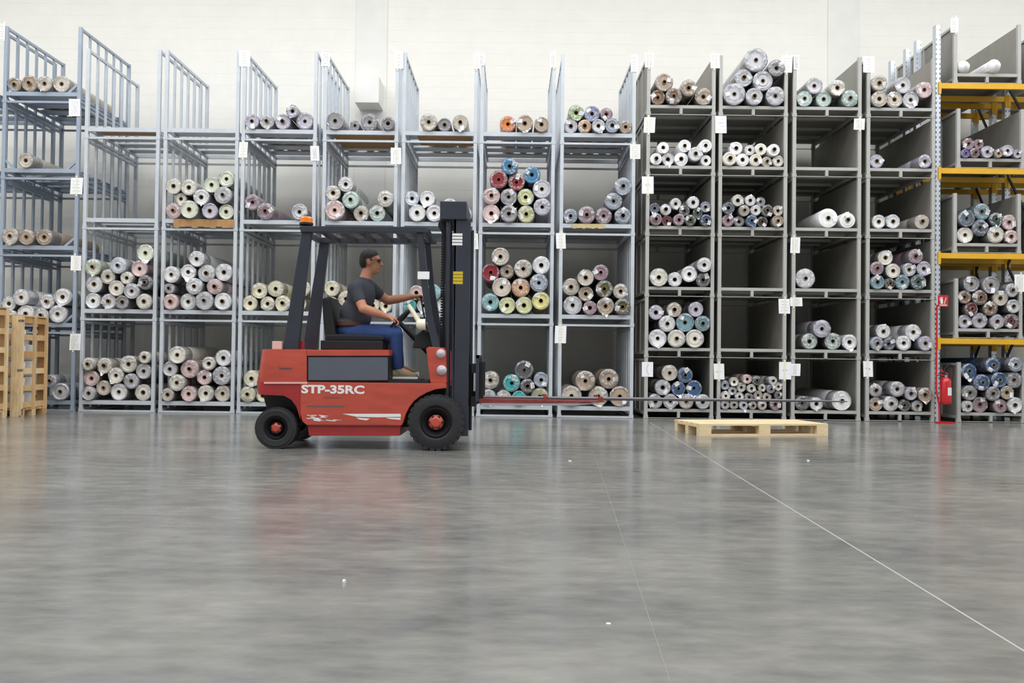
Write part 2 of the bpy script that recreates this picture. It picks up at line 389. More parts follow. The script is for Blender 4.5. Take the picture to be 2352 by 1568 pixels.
def sheet_rack(x, y, z, w, H, d, sh, m, m2, label, group):
    r = thing('sheet_sided_rack', label, 'rack', (x, y, z), group)
    for px, sg in ((0, -1), (w, 1)):
        for py in (P/2, d-P/2): corner('post', px, py, H, m, r)
        bx('side_sheet', (px-0.004, P, 0.10), (px+0.004, d-P, H-0.012), m2, r)
        a, b = sorted((px+sg*0.004, px+sg*0.026))
        bx('top_rail', (a, P, H-0.05), (b, d-P, H-0.012), m, r)
        bx('bottom_rail', (a, P, 0.06), (b, d-P, 0.10), m, r)
        for k in range(3):
            by = P + (d-2*P)*(k+1)/4
            bx('side_rib', (a, by-0.02, 0.10), (b, by+0.02, H-0.05), m, r)
    for py in (0.003, d-0.048):
        bx('shelf_beam', (P/2, py, sh-0.046), (w-P/2, py+0.045, sh), m, r)
        bx('base_rod', (P/2+0.009, py+0.014, 0.010), (w-P/2-0.009, py+0.026, 0.020), m, r)
        bx('centre_stub', (w/2-0.022, py, 0.020), (w/2+0.022, py+0.045, sh-0.046), m, r)
    bx('deck_sheet', (0.006, 0.05, sh-0.008), (w-0.006, d-0.05, sh), m2, r)
    for py in (0.6, 1.25, 1.8):
        bx('deck_joist', (0.006, py, sh-0.05), (w-0.006, py+0.05, sh-0.008), m, r)
    return r
FILL = {}     # (stack, tier) -> shelf z, x range, y
for s, k in STACKS.items():
    for t in range(1, k['n']+1):
        z = (t-1)*k['H']; jx = R.uniform(-0.006, 0.006) if t > 1 else 0
        if k['kind'] == 'bar':
            barred_rack(k['x'], 0, z, k['w'], k['H'], k['d'], k['shelf'], STEEL, 'pale grey steel rack with barred sides, %s of %s' % (tier_word(s, t), k['say']), 'barred_rack', 'barred steel racks stacked four high')
        elif k['kind'] == 'brace':
            barred_rack(k['x'], 0, z, k['w'], k['H'], k['d'], k['shelf'], STEELB, 'blue-grey steel rack with braced corners, %s of %s' % (tier_word(s, t), k['say']), 'braced_rack', 'braced steel racks stacked five high', brace=True)
        else:
            sheet_rack(k['x'], 0, z, k['w'], k['H'], k['d'], k['shelf'], PANEL, PANELD, 'grey steel rack with sheet sides, %s of %s' % (tier_word(s, t), k['say']), 'sheet-sided racks stacked six high')
        FILL[s, t] = (z + k['shelf'], k['x'], k['x']+k['w'], k['d'])

# pallet racking with yellow beams, cages on each level
UX0, UX1 = at(2153.5, 600, 0).x, at(2368, 600, 0).x
PLANES = (0.0, 0.68, 1.09, 1.70)
BEAMPX = (198, 393, 588, 784)
BZ = [at(2250, y, 0.0).z for y in BEAMPX]
UTOP = at(2153, 57, 0.0).z
def upright_mesh(h):
    mb = MB(); W2, D2 = 0.042, 0.05
    xs = (-W2, -0.034, -0.021, 0.021, 0.034, W2)
    for i in (0, 2, 4): mb.box((xs[i], -D2, 0), (xs[i+1], -D2+0.003, h))
    pit = 0.075; n = int(h/pit)
    for i in (1, 3):
        for k in range(n+1):
            z0 = k*pit; z1 = min(z0+0.042, h)
            if z1 > z0: mb.box((xs[i], -D2, z0), (xs[i+1], -D2+0.003, z1))
    mb.box((-W2, -D2, 0), (-W2+0.003, D2, h)); mb.box((W2-0.003, -D2, 0), (W2, D2, h))
    mb.box((-0.012, -D2+0.003, 0), (0.012, -D2+0.02, h))
    return mb.mesh('upright', GALV)
UM = upright_mesh(UTOP-0.008)
plate = MB().box((-0.042, -0.06, 0), (0.042, 0.06, 0.008)).mesh('base_plate', GALV)
bay = []
UX2 = 2*UX1-UX0
for bi, (ux, ph) in enumerate(((UX0, 'beside the extinguisher'), (UX1, 'between the two racking bays'), (UX2, 'at the outer end of the second bay'))):
    for fi, (ya, yb) in enumerate(((PLANES[0], PLANES[1]), (PLANES[2], PLANES[3]))):
        fr = thing('rack_frame', 'galvanised perforated racking frame, %s row, %s' % (('front', 'rear')[fi], ph), 'rack frame', (ux, ya, 0), 'galvanised racking frames')
        for yy in (0, yb-ya):
            u = link('upright', UM, fr, (0, yy+0.05, 0.008)); link('base_plate', plate, u, (0, 0, -0.008))
        z = 0.3; k = 0
        while z < UTOP-0.9:
            a, b = (0.10, yb-ya) if k % 2 == 0 else (yb-ya, 0.10)
            off = Vector((ux, ya, 0))
            MB().bar(off+Vector((0, a, z)), off+Vector((0, b, z+0.72)), 0.03, 0.03).build('brace', DARKM, fr); z += 0.72; k += 1
LEV = ['lowest', 'second', 'third', 'uppermost']
BL = UX1-UX0-0.086
for pi, yy in enumerate(PLANES):
    for li, bz in enumerate(BZ):
        for bi in (0, 1):
            m_ = thing('racking_crossbar', 'yellow racking crossbar, %s level, %s of four in depth, %s' % (LEV[3-li], ['front', 'second', 'third', 'rearmost'][pi], ('bay beside the extinguisher', 'second bay')[bi]), 'crossbar', ((UX0, UX1)[bi]+0.043, yy-0.005, bz-0.04), 'yellow racking crossbars')
            bx('box_section', (0, 0, 0), (BL, 0.055, 0.082), YELLOW, m_)
            for ex in (0, BL):
                bx('end_connector', (ex-0.041 if ex == 0 else ex, -0.012, -0.09), (ex if ex == 0 else ex+0.041, -0.006, 0.10), YELLOW, m_)
                bx('end_lug', (ex-0.001 if ex == 0 else ex-0.004, -0.006, -0.06), (ex+0.004 if ex == 0 else ex+0.001, 0.05, 0.08), YELLOW, m_)
CAGE = {5: (2195, 187), 4: (2202, 383), 3: (2194, 577), 2: (2197, 774), 1: (2203, 968)}
CSAY = {1: 'on the floor under the yellow beams', 2: 'on the lowest yellow beams', 3: 'on the second yellow beams', 4: 'on the third yellow beams', 5: 'on the uppermost yellow beams'}
for lv, (px, py) in CAGE.items():
    z = 0.0 if lv == 1 else BZ[5-lv]+0.042
    x = at(px, py, 0).x
    sheet_rack(x, 0.0, z, WP-0.02, HP-0.01, DP-0.1, 0.155, PANEL, PANELD, 'grey steel rack with sheet sides standing '+CSAY[lv], 'sheet-sided racks in the yellow racking')
    sheet_rack(x+UX1-UX0, 0.0, z, WP-0.02, HP-0.01, DP-0.1, 0.155, PANEL, PANELD, 'grey steel rack with sheet sides in second bay, '+CSAY[lv], 'sheet-sided racks in the yellow racking')
    STACKS['M%d' % lv] = dict(say=CSAY[lv]); FILL['M', lv] = (z+0.155, x, x+WP-0.02, DP-0.1)

# ------------------------------------------------------------------ cloth rolls
ZR = {'a': (0, 0, 3.136), 'b': (0, 460, 3.015), 'c': (340, 80, 3.267), 'd': (340, 500, 3.267), 'e': (700, 80, 3.267), 'f': (720, 540, 4.357), 'g': (1060, 80, 3.267),
      'h': (1060, 500, 3.267), 'i': (1440, 80, 3.267), 'j': (1440, 520, 3.136), 'k': (1780, 80, 3.267), 'l': (1780, 520, 3.136), 'm': (2100, 20, 3.266), 'n': (2100, 480, 3.016)}
ROLLS = '''
L5 a 30,560,52,tn 165,545,60,tn 295,570,57,be 400,560,60,be
L4 a 185,1145,54,be
L3 b 62,238,60,be 180,235,55,tn 280,240,58,tn
L2 b 62,690,50,wh 140,638,57,wh 178,740,60,wh 88,775,42,wh 338,685,52,wh 447,672,60,wh 275,780,50,wh 390,778,62,wh
L1 b 370,1195,45,lg 392,1312,60,lg
A2 b 647,462,58,pg 820,468,58,pb 1005,405,60,pg 730,520,52,cr 945,500,58,pk 1020,590,52,dg 655,610,60,wh 785,615,55,cr 860,560,45,cr 920,640,55,lg 635,700,56,wh 750,708,54,wh 848,710,48,mg 1003,700,55,cr
A1 b 610,1130,45,cr 708,1165,55,cr 893,1138,60,cr 998,1095,42,cr 618,1225,55,pk 808,1208,55,cr 715,1275,52,be 910,1255,55,lg 1000,1195,55,lg 660,1325,48,lg 800,1320,60,wh 948,1325,58,cr
B3 c 200,1170,60,cr 330,1145,60,cr 475,1150,60,pg 565,1065,62,pg 245,1225,46,cr 375,1212,60,wh 575,1212,66,lg 178,1322,60,pk 305,1320,68,pg 440,1325,60,li 565,1330,58,pg
C4 c 785,650,55,li 893,650,56,lg 1020,645,60,li 1085,555,48,li 1175,645,66,li
C3 c 792,1210,62,mv 825,1325,64,mv 1135,1330,62,lg
B2 d 340,300,60,wh 290,410,58,wh 435,395,66,wh 560,430,66,wh 190,490,63,wh 365,500,63,wh 500,525,60,pk 110,565,42,lg 265,568,63,wh 180,640,60,pk 385,630,70,lg 530,635,66,wh
C2 d 835,545,60,ye 945,530,62,ye 780,640,58,ye 880,645,55,ye 990,640,60,ye 1165,545,60,ye 1130,645,58,ye
B1 d 240,1045,66,cr 125,1120,56,lg 330,1135,70,pk 450,1095,52,cr 560,1078,62,wh 210,1210,63,cr 410,1205,58,pk 545,1205,72,lg 150,1320,50,be 285,1320,58,pk 395,1325,62,cr 530,1325,62,be
C1 d 770,1150,62,ye 735,1265,60,ye 820,1335,50,ye
D4 e 210,662,66,mg 372,690,38,mg 482,660,66,mg 625,680,50,mg
D3 e 275,1105,58,wh 195,1185,58,cr 325,1220,66,mt 222,1318,76,pk 365,1340,60,be 610,1225,62,cr 575,1338,62,mt
E4 e 930,665,65,be 1047,680,52,mg 1168,675,60,be
E3 e 785,1232,56,pb 900,1220,60,wh 1028,1215,62,wh 825,1340,64,wh 955,1335,64,wh 1200,1340,58,lg
D2 f 180,400,80,ye 235,550,80,ye 130,690,76,ye 630,690,66,ye 735,700,62,ye
E2 f 1010,530,75,pk 1190,545,85,aq 1310,430,80,wh 975,690,70,tq 1130,690,72,lg 1280,690,80,wh
F4 g 348,665,62,og 475,665,63,tn 600,675,55,tn
F3 g 322,985,64,bl 268,1095,68,rd 402,1095,65,rd 538,1085,65,bl 212,1210,66,pk 340,1215,64,mg 470,1215,64,yg 608,1197,70,lg 217,1340,67,pk 352,1345,65,mg 483,1340,66,yg 615,1335,66,li
G4 g 855,570,60,gp 983,570,60,bp 1092,600,48,mv 815,682,52,li 920,680,52,pe 1022,688,50,lg 1143,682,54,gb 1245,690,50,tn
G3 g 815,1355,56,gb 945,1348,66,mv 1080,1350,64,mv 1205,1348,64,gb 1135,1245,66,gb 1220,1150,66,gb
F2 h 262,305,68,be 218,430,68,rd 332,400,54,tn 490,380,70,be 615,440,68,wh 412,488,72,pe 280,540,72,be 535,545,68,gb 210,650,68,aq 338,660,63,yg 475,658,65,yg 612,655,68,yl
G2 h 908,430,62,be 1035,420,60,mv 822,515,66,be 945,560,58,tn 1072,540,66,ol 1195,565,58,be 830,652,72,lg 940,672,52,mv 1075,660,66,tn 1210,665,62,ol
F1 h 205,1225,68,be 372,1250,66,tq 457,1138,70,dg 502,1250,54,dg 618,1225,58,gb 225,1355,60,lg 335,1358,58,cr 450,1358,56,tq 590,1348,68,yg
G1 h 940,1215,76,tn 1107,1210,76,tn 845,1340,77,be 1015,1340,76,be 1180,1342,77,tn
H6 i 288,370,68,tn 465,390,64,tn 240,470,56,br 368,465,62,br 575,465,66,tn
I6 i 957,180,90,lg 1105,240,64,mg 862,325,68,lg 1010,345,76,lg 802,445,84,lg 960,462,66,lg 1105,455,73,lg
H5 i 212,925,45,wh 303,855,45,wh 302,932,48,wh 460,850,49,wh 398,925,53,wh 567,858,49,wh 505,928,53,wh 592,940,42,wh
I5 i 828,848,50,wh 912,875,40,wh 993,855,46,cr 1072,870,46,wh 770,928,52,cr 875,930,50,wh 968,932,48,cr 1050,940,40,be 1133,937,43,cr
H4 i 203,1310,40,sl 282,1320,44,wh 345,1275,44,wh 410,1325,41,dg 480,1295,47,wh 575,1320,41,gb 212,1387,47,mv 295,1393,41,mr 370,1390,44,mv 453,1391,43,gn 517,1375,38,gn 588,1390,44,db
I4 i 757,1315,46,sl 815,1285,45,cr 908,1275,42,wh 955,1290,36,mg 870,1350,44,be 960,1345,42,wh 1075,1370,47,dg 1128,1320,40,be 760,1395,46,mv 835,1400,42,mg 925,1398,44,db 1000,1400,42,dk 1145,1396,44,tn
H3 j 285,370,66,cr 402,384,53,wh 475,305,58,wh 562,250,53,wh 545,383,53,dg
H2 j 200,640,54,li 343,615,54,be 458,608,55,li 283,708,60,wh 420,712,68,te 548,690,57,te 222,808,66,wh 353,810,66,cr 508,808,67,cr
H1 j 310,1080,58,be 430,1085,57,db 258,1172,58,lg 367,1172,52,db 490,1172,58,db 203,1265,54,lg 315,1263,55,lg 425,1263,55,be 535,1265,54,lg
I1 j 697,1158,34,gb 750,1128,33,cr 828,1105,35,pk 748,1193,32,lg 803,1165,35,cr 868,1165,33,cr 912,1125,36,dg 918,1183,33,be 970,1160,30,cr 1028,1170,31,gb 1063,1118,31,wh 1088,1175,30,cr 707,1225,33,cr 803,1230,33,wh 865,1225,33,mg 975,1220,34,be 1075,1230,30,mg 708,1285,33,li 773,1285,34,cr 838,1285,34,pb 898,1287,31,be 963,1285,34,cr 1040,1276,42,mv
J6 k 315,385,62,lg 465,395,60,cr 258,482,59,mt 388,480,61,mt 558,475,65,mt
K6 k 778,370,60,be 945,395,63,lg 1115,415,62,pk 775,487,60,be 900,485,62,be 1040,487,62,lg
K5 k 765,948,52,li 1128,948,52,li
J4 k 403,1380,74,wh 548,1394,60,wh
K4 k 785,1402,52,wh 890,1400,54,wh 1108,1398,55,be
J3 l 220,383,72,wh
K3 l 805,235,54,cr 992,237,54,mv 725,300,50,mv 875,300,53,cr 980,325,50,lg 1095,310,54,li 725,404,50,te 815,402,42,dk 920,400,55,te 1048,400,55,dt
J2 l 345,735,64,li 292,833,58,mp 418,830,61,mp 533,835,56,wh
K2 l 762,765,53,wh 1000,780,57,wh 728,842,49,gb 815,846,46,sl 922,838,54,wh 1078,840,53,li
J1 l 200,1276,53,dg 300,1282,48,wh 488,1258,72,wh
K1 l 728,1190,49,lg 885,1198,56,lg 980,1208,48,li 720,1279,51,tn 825,1274,56,wh 915,1285,45,dg 1000,1288,42,lg 1072,1277,53,tn
M5 m 365,410,50,wh 600,412,54,wh
M4 m 372,1070,34,pu 415,990,44,mv 500,1000,38,mv 465,1065,40,mv 575,1056,47,li 635,1072,32,tn 715,1030,44,li 775,1070,34,li
M3 n 358,48,58,sl 480,0,58,te 568,48,47,dt 668,70,54,pk 470,112,58,sl 345,160,56,cr 562,158,60,cr 672,168,48,pk
M2 n 398,540,56,mg 550,540,60,mg 338,622,47,br 460,610,53,br 597,635,54,be 660,575,48,lg 685,672,48,lg 402,685,46,mr 518,692,50,br 338,764,48,li 450,760,55,li 558,764,50,li 672,760,54,mr
M1 n 575,1095,54,db 715,1110,51,gb 355,1172,54,db 440,1215,57,db 563,1195,54,db 690,1200,56,mg 398,1295,52,mg 522,1285,51,mg 618,1275,48,tn 345,1370,42,wh 462,1358,55,mv 565,1363,48,mv 665,1357,55,wh
'''
def relax(items, zf, x0, x1, tops):
    tgt = [(i[0], i[1]) for i in items]; p = [list(t) for t in tgt]; r = [i[2] for i in items]
    n = len(p)
    for it in range(420):
        pull = 0.04 if it < 200 else 0.0; grav = 0.0014 if it < 330 else 0.0002
        for k in range(n):
            p[k][0] += (tgt[k][0]-p[k][0])*pull; p[k][1] += (tgt[k][1]-p[k][1])*pull - grav
        for _ in range(6):
            for a in range(n):
                for b in range(a+1, n):
                    dx, dz = p[b][0]-p[a][0], p[b][1]-p[a][1]; d = math.hypot(dx, dz) or 1e-6; ov = r[a]+r[b]-d
                    if ov > 0:
                        ux, uz = dx/d*ov/2, dz/d*ov/2
                        p[a][0] -= ux; p[a][1] -= uz; p[b][0] += ux; p[b][1] += uz
            for k in range(n):
                if p[k][1] < zf+r[k]: p[k][1] = zf+r[k]
                p[k][0] = min(max(p[k][0], x0+r[k]), x1-r[k])
    return p
def roll_parts(r, L, g, wrapped, lab, seed, closed=False):
    rr = random.Random(seed); n = 28
    rc = min(0.033, 0.34*r)*rr.uniform(0.88, 1.08)
    ph, ph2 = rr.uniform(0, 6.28), rr.uniform(0, 6.28); e2 = rr.uniform(0.0, 0.025); e3 = rr.uniform(0, 0.012)
    def rad(q, t): return q*(1 - e2*(0.5+0.5*math.sin(2*t+ph)) - e3*(0.5+0.5*math.sin(3*t+ph2)))
    prof = [(rc*0.99, 0.20), (rc*0.99, 0.002)]
    for fx in (0.34, 0.5, 0.66, 0.82): prof.append((rc+(r-rc)*fx, rr.uniform(-0.006, 0.008)))
    prof += [(r*0.972, 0.003), (r*0.988, 0.016), (r*0.988, L-0.015), (r*0.96, L), (rc, L)]
    body = MB(); vs, fs = [], []
    for q, y in prof:
        for k in range(n):
            t = 2*math.pi*k/n; q2 = rad(q, t) if q > rc*1.2 else q
            vs.append((q2*math.cos(t), y, q2*math.sin(t)))
    for i in range(len(prof)-1):
        for k in range(n): fs.append((i*n+k, i*n+(k+1)%n, (i+1)*n+(k+1)%n, (i+1)*n+k))
    if closed:          # end gathered and tied shut
        body = MB(); pf = [(0.0, -0.075), (0.10*r, -0.07), (0.45*r, -0.055), (0.8*r, -0.03), (0.96*r, 0.01), (0.985*r, 0.05), (0.96*r, 0.25), (0.985*r, 0.6), (0.985*r, L-0.05), (0.8*r, L), (0.0, L)]
        vs, fs = [], []
        for i, (q, y) in enumerate(pf):
            for k in range(n):
                t = 2*math.pi*k/n; j = 1 - (0.10*rr.random() if 0 < i < 8 else 0); vs.append((q*j*math.cos(t), y, q*j*math.sin(t)))
        for i in range(len(pf)-1):
            for k in range(n): fs.append((i*n+k, i*n+(k+1)%n, (i+1)*n+(k+1)%n, (i+1)*n+k))
        body.add(vs, fs); return body, None, None, None
    body.add(vs, fs)
    core = MB(); pr = rr.choice((0.006, 0.012, 0.02, 0.045)); ri = rc*0.86
    core.lathe([(rc*0.985, 0.10), (rc*0.985, -pr), (ri, -pr), (ri, 1.3)], n=16)
    film = label = None
    if wrapped:
        film = MB(); m = 26; rin = max(rr.uniform(0.3, 0.85)*r, rc*1.5); open_ = rr.uniform(0, 6.28)
        rows = [(0.30, 0.999), (0.10, 0.999), (0.0, 0.999), (-0.012, 0.95), (-0.02, 0.5*(0.93+rin/r)), (-0.022, rin/r)]
        vs, fs = [], []
        tail = rr.random() < 0.16; td = -math.pi/2 + rr.uniform(-0.5, 0.5)
        for i, (y, q) in enumerate(rows):
            for k in range(m):
                t = 2*math.pi*k/m; jr = 0 if i < 3 else rr.uniform(-0.09, 0.06 if i > 3 else 0.0); jy = 0 if i < 2 else rr.uniform(-0.012, 0.006)
                side = 0.5+0.5*math.cos(t-open_)
                qq = q if i < 4 else q + side*0.5*(0.92-q)
                x, z = r*(qq+jr)*math.cos(t), r*(qq+jr)*math.sin(t); yy = y + jy
                if tail and i >= 4:
                    wgt = max(0, math.cos(t-td))**6
                    z -= wgt*rr.uniform(0.03, 0.07); yy -= wgt*0.03
                vs.append((x, yy, z))
        for i in range(len(rows)-1):
            for k in range(m):
                a, b, c, d = (i*m+k, i*m+(k+1) % m, (i+1)*m+(k+1) % m, (i+1)*m+k)
                if i >= 3: fs += [(a, b, c), (a, c, d)] if (k+i) % 2 else [(a, b, d), (b, c, d)]
                else: fs.append((a, b, c, d))
        film.add(vs, fs)
    if lab:
        a = rr.uniform(0, 6.28); d = (rc + (r-rc)*0.55); cx, cz = d*math.cos(a), d*math.sin(a); ro = rr.uniform(-0.7, 0.7)
        hw, hh = min(0.038, r*0.34), min(0.03, r*0.27)
        if rr.random() < 0.5: hw, hh = hh, hw*1.1
        ex, ez = (math.cos(ro), math.sin(ro)), (-math.sin(ro), math.cos(ro))
        c4 = [(cx+sx*hw*ex[0]+sz*hh*ez[0], cz+sx*hw*ex[1]+sz*hh*ez[1]) for sx, sz in ((-1, -1), (1, -1), (1, 1), (-1, 1))]
        label = MB().prism(c4, -0.0105, -0.0095)
    return body, core, film, label
LABP = {'L': 0, 'A': .06, 'B': .12, 'C': .6, 'D': .5, 'E': .4, 'F': .9, 'G': .9, 'H': .75, 'I': .7, 'J': .7, 'K': .7, 'M': .85}
BARE = {('H', 5), ('I', 5), ('J', 3), ('J', 4)}
allrolls = []
for line in ROLLS.strip().split('\n'):
    tok = line.split(); s, t = tok[0][0], int(tok[0][1]); x0, y0, k = ZR[tok[1]]
    zf, xa, xb, dep = FILL[s, t]; items = []
    for q in tok[2:]:
        a, b, c, col = q.split(','); px, py = x0+float(a)/k, y0+float(b)/k
        w_ = at(px, py, -0.03); rr_ = float(c)/k*(0-CAM.y-0.03)/F_PX
        items.append((w_.x, w_.z, rr_, col))
    pos = relax(items, zf+0.0005, xa+0.026, xb-0.026, None)
    npile = max(1, len(items)); zmax = max(p[1] for p in pos)
    for p, it in zip(pos, items):
        low = p[1] - it[2] < zf + 0.035
        allrolls.append(dict(s=s, t=t, x=p[0], z=p[1], r=it[2], col=it[3], low=low, d=dep, multi=any(q[1]-i2[2] > zf+0.035 for q, i2 in zip(pos, items))))
order = sorted(range(len(allrolls)), key=lambda i: -allrolls[i]['r'])
single = set(order[:300])
heap = MB(); heapm = []; ROOTS = []
def hm(m):
    if m not in heapm: heapm.append(m)
    return heapm.index(m)
for i, q in enumerate(allrolls):
    yf = R.uniform(-0.055, 0.03); L = min(q['d']-0.14, R.uniform(1.55, 1.75) if q['d'] < 2.0 else R.uniform(1.6, 1.95))
    bare = (q['s'], q['t']) in BARE and q['col'] in ('wh', 'cr', 'be') and R.random() < 0.75
    parts = roll_parts(q['r'], L, None, not bare, R.random() < LABP[q['s']], 1000+i, (q['s'], q['t']) == ('M', 5))
    if i in single:
        if q['s'] == 'M': where = 'rack ' + CSAY[q['t']]
        else: where = '%s of %s' % (tier_word(q['s'], q['t']), STACKS[q['s']]['say'])
        row = '' if not q['multi'] else ('on the shelf' if q['low'] else 'high in pile')
        words = '%s %sroll %s, %s' % (PALETTE[q['col']][1], '' if bare else 'wrapped ', row, where)
        words = words.replace(' ,', ',')
        rt = thing('fabric_roll', words, 'fabric roll', (q['x'], yf, q['z']-q['r']), 'rolls, ' + where)
        ROOTS.append((rt, q))
        m_ = (cloth(q['col']), CORE, FILM, PAPER)
        for mb, nm, mm, sm in zip(parts, ('rolled_cloth', 'core_tube', 'plastic_wrap', 'paper_label'), m_, (40, 40, None, None)):
            if mb is None: continue
            o = link(nm, mb.mesh(nm, mm, (0, 0, 0), sm), rt, (0, 0, q['r']))
    else:
        for mb, mm in zip(parts, (cloth(q['col']), CORE, FILM, PAPER)):
            if mb: heap.add([(v[0]+q['x'], v[1]+yf, v[2]+q['z']) for v in mb.v], mb.f, hm(mm))
same = {}
for o_, q in ROOTS: same.setdefault(o_['label'], []).append((q['r'], o_, q))
for lb_, v_ in same.items():       # look-alikes on one shelf: by thickness, else by the differently coloured roll they touch
    if len(v_) < 2: continue
    v_.sort(key=lambda a: a[0])
    if len(lb_.split()) < 16:
        if v_[-1][0] > v_[-2][0]*1.04: v_[-1][1]['label'] = 'thickest ' + lb_
        if v_[0][0] < v_[1][0]*0.96 and len(v_) > 2: v_[0][1]['label'] = 'slimmest ' + lb_
    left = [x for x in v_ if x[1]['label'] == lb_]
    if len(left) < 2: continue
    def near(q): return {PALETTE[p['col']][1] for p in allrolls if p['s'] == q['s'] and p['t'] == q['t'] and p['col'] != q['col'] and math.hypot(p['x']-q['x'], p['z']-q['z']) < p['r']+q['r']+0.025}
    nb_ = [near(x[2]) for x in left]
    for j, x in enumerate(left):
        own = [c for c in nb_[j] if sum(c in k_ for k_ in nb_) == 1]
        if own:
            nl = '%s roll touching %s roll,%s' % (PALETTE[x[2]['col']][1], sorted(own)[0], lb_.split(',', 1)[1])
            if len(nl.split()) <= 16: x[1]['label'] = nl
hp = heap.build('fabric_rolls', heapm, None, smooth=40); hp['kind'] = 'stuff'
tag(hp, 'thin assorted cloth rolls heaped among the thicker rolls in the racks', 'fabric rolls')

# ------------------------------------------------------------------ cardboard sheets on shelves
def card(s, t, x0f, x1f, y0, y1, label, fold=0.0, thick=0.008):
    z, xa, xb, d = FILL[s, t]; a = xa+0.03+(xb-xa-0.06)*x0f; b = xa+0.03+(xb-xa-0.06)*x1f
    zt = z - 0.0205
    r = thing('cardboard_sheet', label, 'cardboard', (a, y0, zt-thick))
    mb = MB()
    n = 8
    for i in range(n):
        xa_, xb_ = a+(b-a)*i/n, a+(b-a)*(i+1)/n; sag = 0.004*math.sin(i*1.7)
        mb.box((xa_, y0, zt-thick-0.002+sag*0.2), (xb_, y1, zt-0.002+sag*0.2))
    mb.build('sheet', CARD, r)
    if fold:
        f = MB()
        for i in range(n):
            xa_, xb_ = a+(b-a)*i/n, a+(b-a)*(i+1)/n; dz = fold*(1+0.15*math.sin(i*2.1))
            f.box((xa_, y0-0.008, zt-thick-dz), (xb_, y0, zt-0.002))
        f.build('hanging_flap', CARD, r)
    return r
SAY = lambda s, t: '%s of %s' % (tier_word(s, t), STACKS[s]['say'])
card('A', 4, .08, .97, .10, .38, 'brown cardboard sheet under the slats, '+SAY('A', 4))
card('D', 4, .05, .98, .07, 1.1, 'brown cardboard sheet under the slats, '+SAY('D', 4))
card('E', 4, .15, .98, .12, .84, 'brown cardboard sheet under the slats, '+SAY('E', 4))
card('F', 2, .30, .75, .08, .60, 'brown cardboard sheet under the slats, '+SAY('F', 2))
def front_card(s, t, x0f, x1f, h, label, m=CARD):
    z, xa, xb, d = FILL[s, t]; a = xa+(xb-xa)*x0f; b = xa+(xb-xa)*x1f
    r = thing('cardboard_flap', label, 'cardboard', (a, -0.02, z-h)); n = 10; mb = MB()
    for i in range(n):
        u, v = a+(b-a)*i/n, a+(b-a)*(i+1)/n
        mb.box((u, -0.012+0.003*math.sin(i*1.3), z-h*(1+0.10*math.sin(i*2.3+1))), (v, -0.004+0.003*math.sin(i*1.3), z-0.002))
    mb.build('sheet', m, r)
front_card('B', 3, .14, .985, .125, 'brown cardboard hanging over shelf front, '+SAY('B', 3))
front_card('G', 3, .16, .60, .07, 'torn yellowish card over shelf front, '+SAY('G', 3), mat('aged_kraft_paper', (196, 178, 134), 0.8, var=0.1, vscale=14))

# ------------------------------------------------------------------ paper notes on the rack posts
NOTES = '''5,72,14,36 172,247,26,40 175,427,28,38 175,604,24,34 172,785,25,38 563,134,26,38 558,344,20,36 724,352,20,34 748,136,20,32 917,138,20,40 910,358,24,38
1095,140,16,36 1107,136,12,30 1270,138,14,34 1457,145,16,40 1459,348,24,34 1087,554,24,36 1289,553,22,36 1287,768,26,40 1491,138,20,34 1491,287,26,36 1488,425,27,40
1643,140,22,34 1656,286,26,40 1806,147,26,40 1829,143,13,34 1995,148,26,38 1973,285,25,26 1826,563,22,36 1802,703,26,34 1829,693,28,20 1487,848,26,34 1652,853,24,36 1803,851,28,40 1826,849,23,28 1994,847,22,36 2192,58,18,34 2342,650,22,40'''
def scribble(mb, x, z, w_, h, rr, vertical, big):
    rows = 1 if big else rr.randint(4, 6)
    for q in range(rows):
        pts = []; n = int(14 if big else 18)
        for i in range(n):
            u = i/(n-1); a = rr.uniform(-1, 1)
            if vertical: pts.append((x + (q-rows/2+0.5)*w_/rows*0.8 + a*(0.12*w_ if big else 0.04*w_), z + (0.5-u)*h*0.78))
            else: pts.append((x + (u-0.5)*w_*rr.uniform(0.74, 0.8), z + (rows/2-q-0.5)*h/rows*0.8 + a*(0.08*h if big else 0.025*h)))
        t = 0.0032 if big else 0.0022
        for p, p2 in zip(pts, pts[1:]):
            if rr.random() < 0.12: continue
            d = Vector((p2[0]-p[0], 0, p2[1]-p[1])); L = d.length or 1e-6; nx, nz = -d.z/L*t/2, d.x/L*t/2
            y = -0.0012
            mb.add([(p[0]-nx, y, p[1]-nz), (p2[0]-nx, y, p2[1]-nz), (p2[0]+nx, y, p2[1]+nz), (p[0]+nx, y, p[1]+nz)], [(0, 1, 2, 3)])
def post_of(px, py):
    best = None
    for s, k in STACKS.items():
        if 'x' not in k: continue
        for e in (0, k['w']):
            X = k['x']+e; d = abs(at(px, py, 0).x - X)
            if best is None or d < best[0]: best = (d, s, X, e)
    for lv in CAGE:
        if abs(py - (CAGE[lv][1]-65)) < 100:
            zf, xa, xb, _ = FILL['M', lv]
            for e, X in ((0, xa), (1, xb)):
                d = abs(at(px, py, 0).x - X)
                if d < best[0]: best = (d, 'M%d' % lv, X, e)
    return best
seen = {}
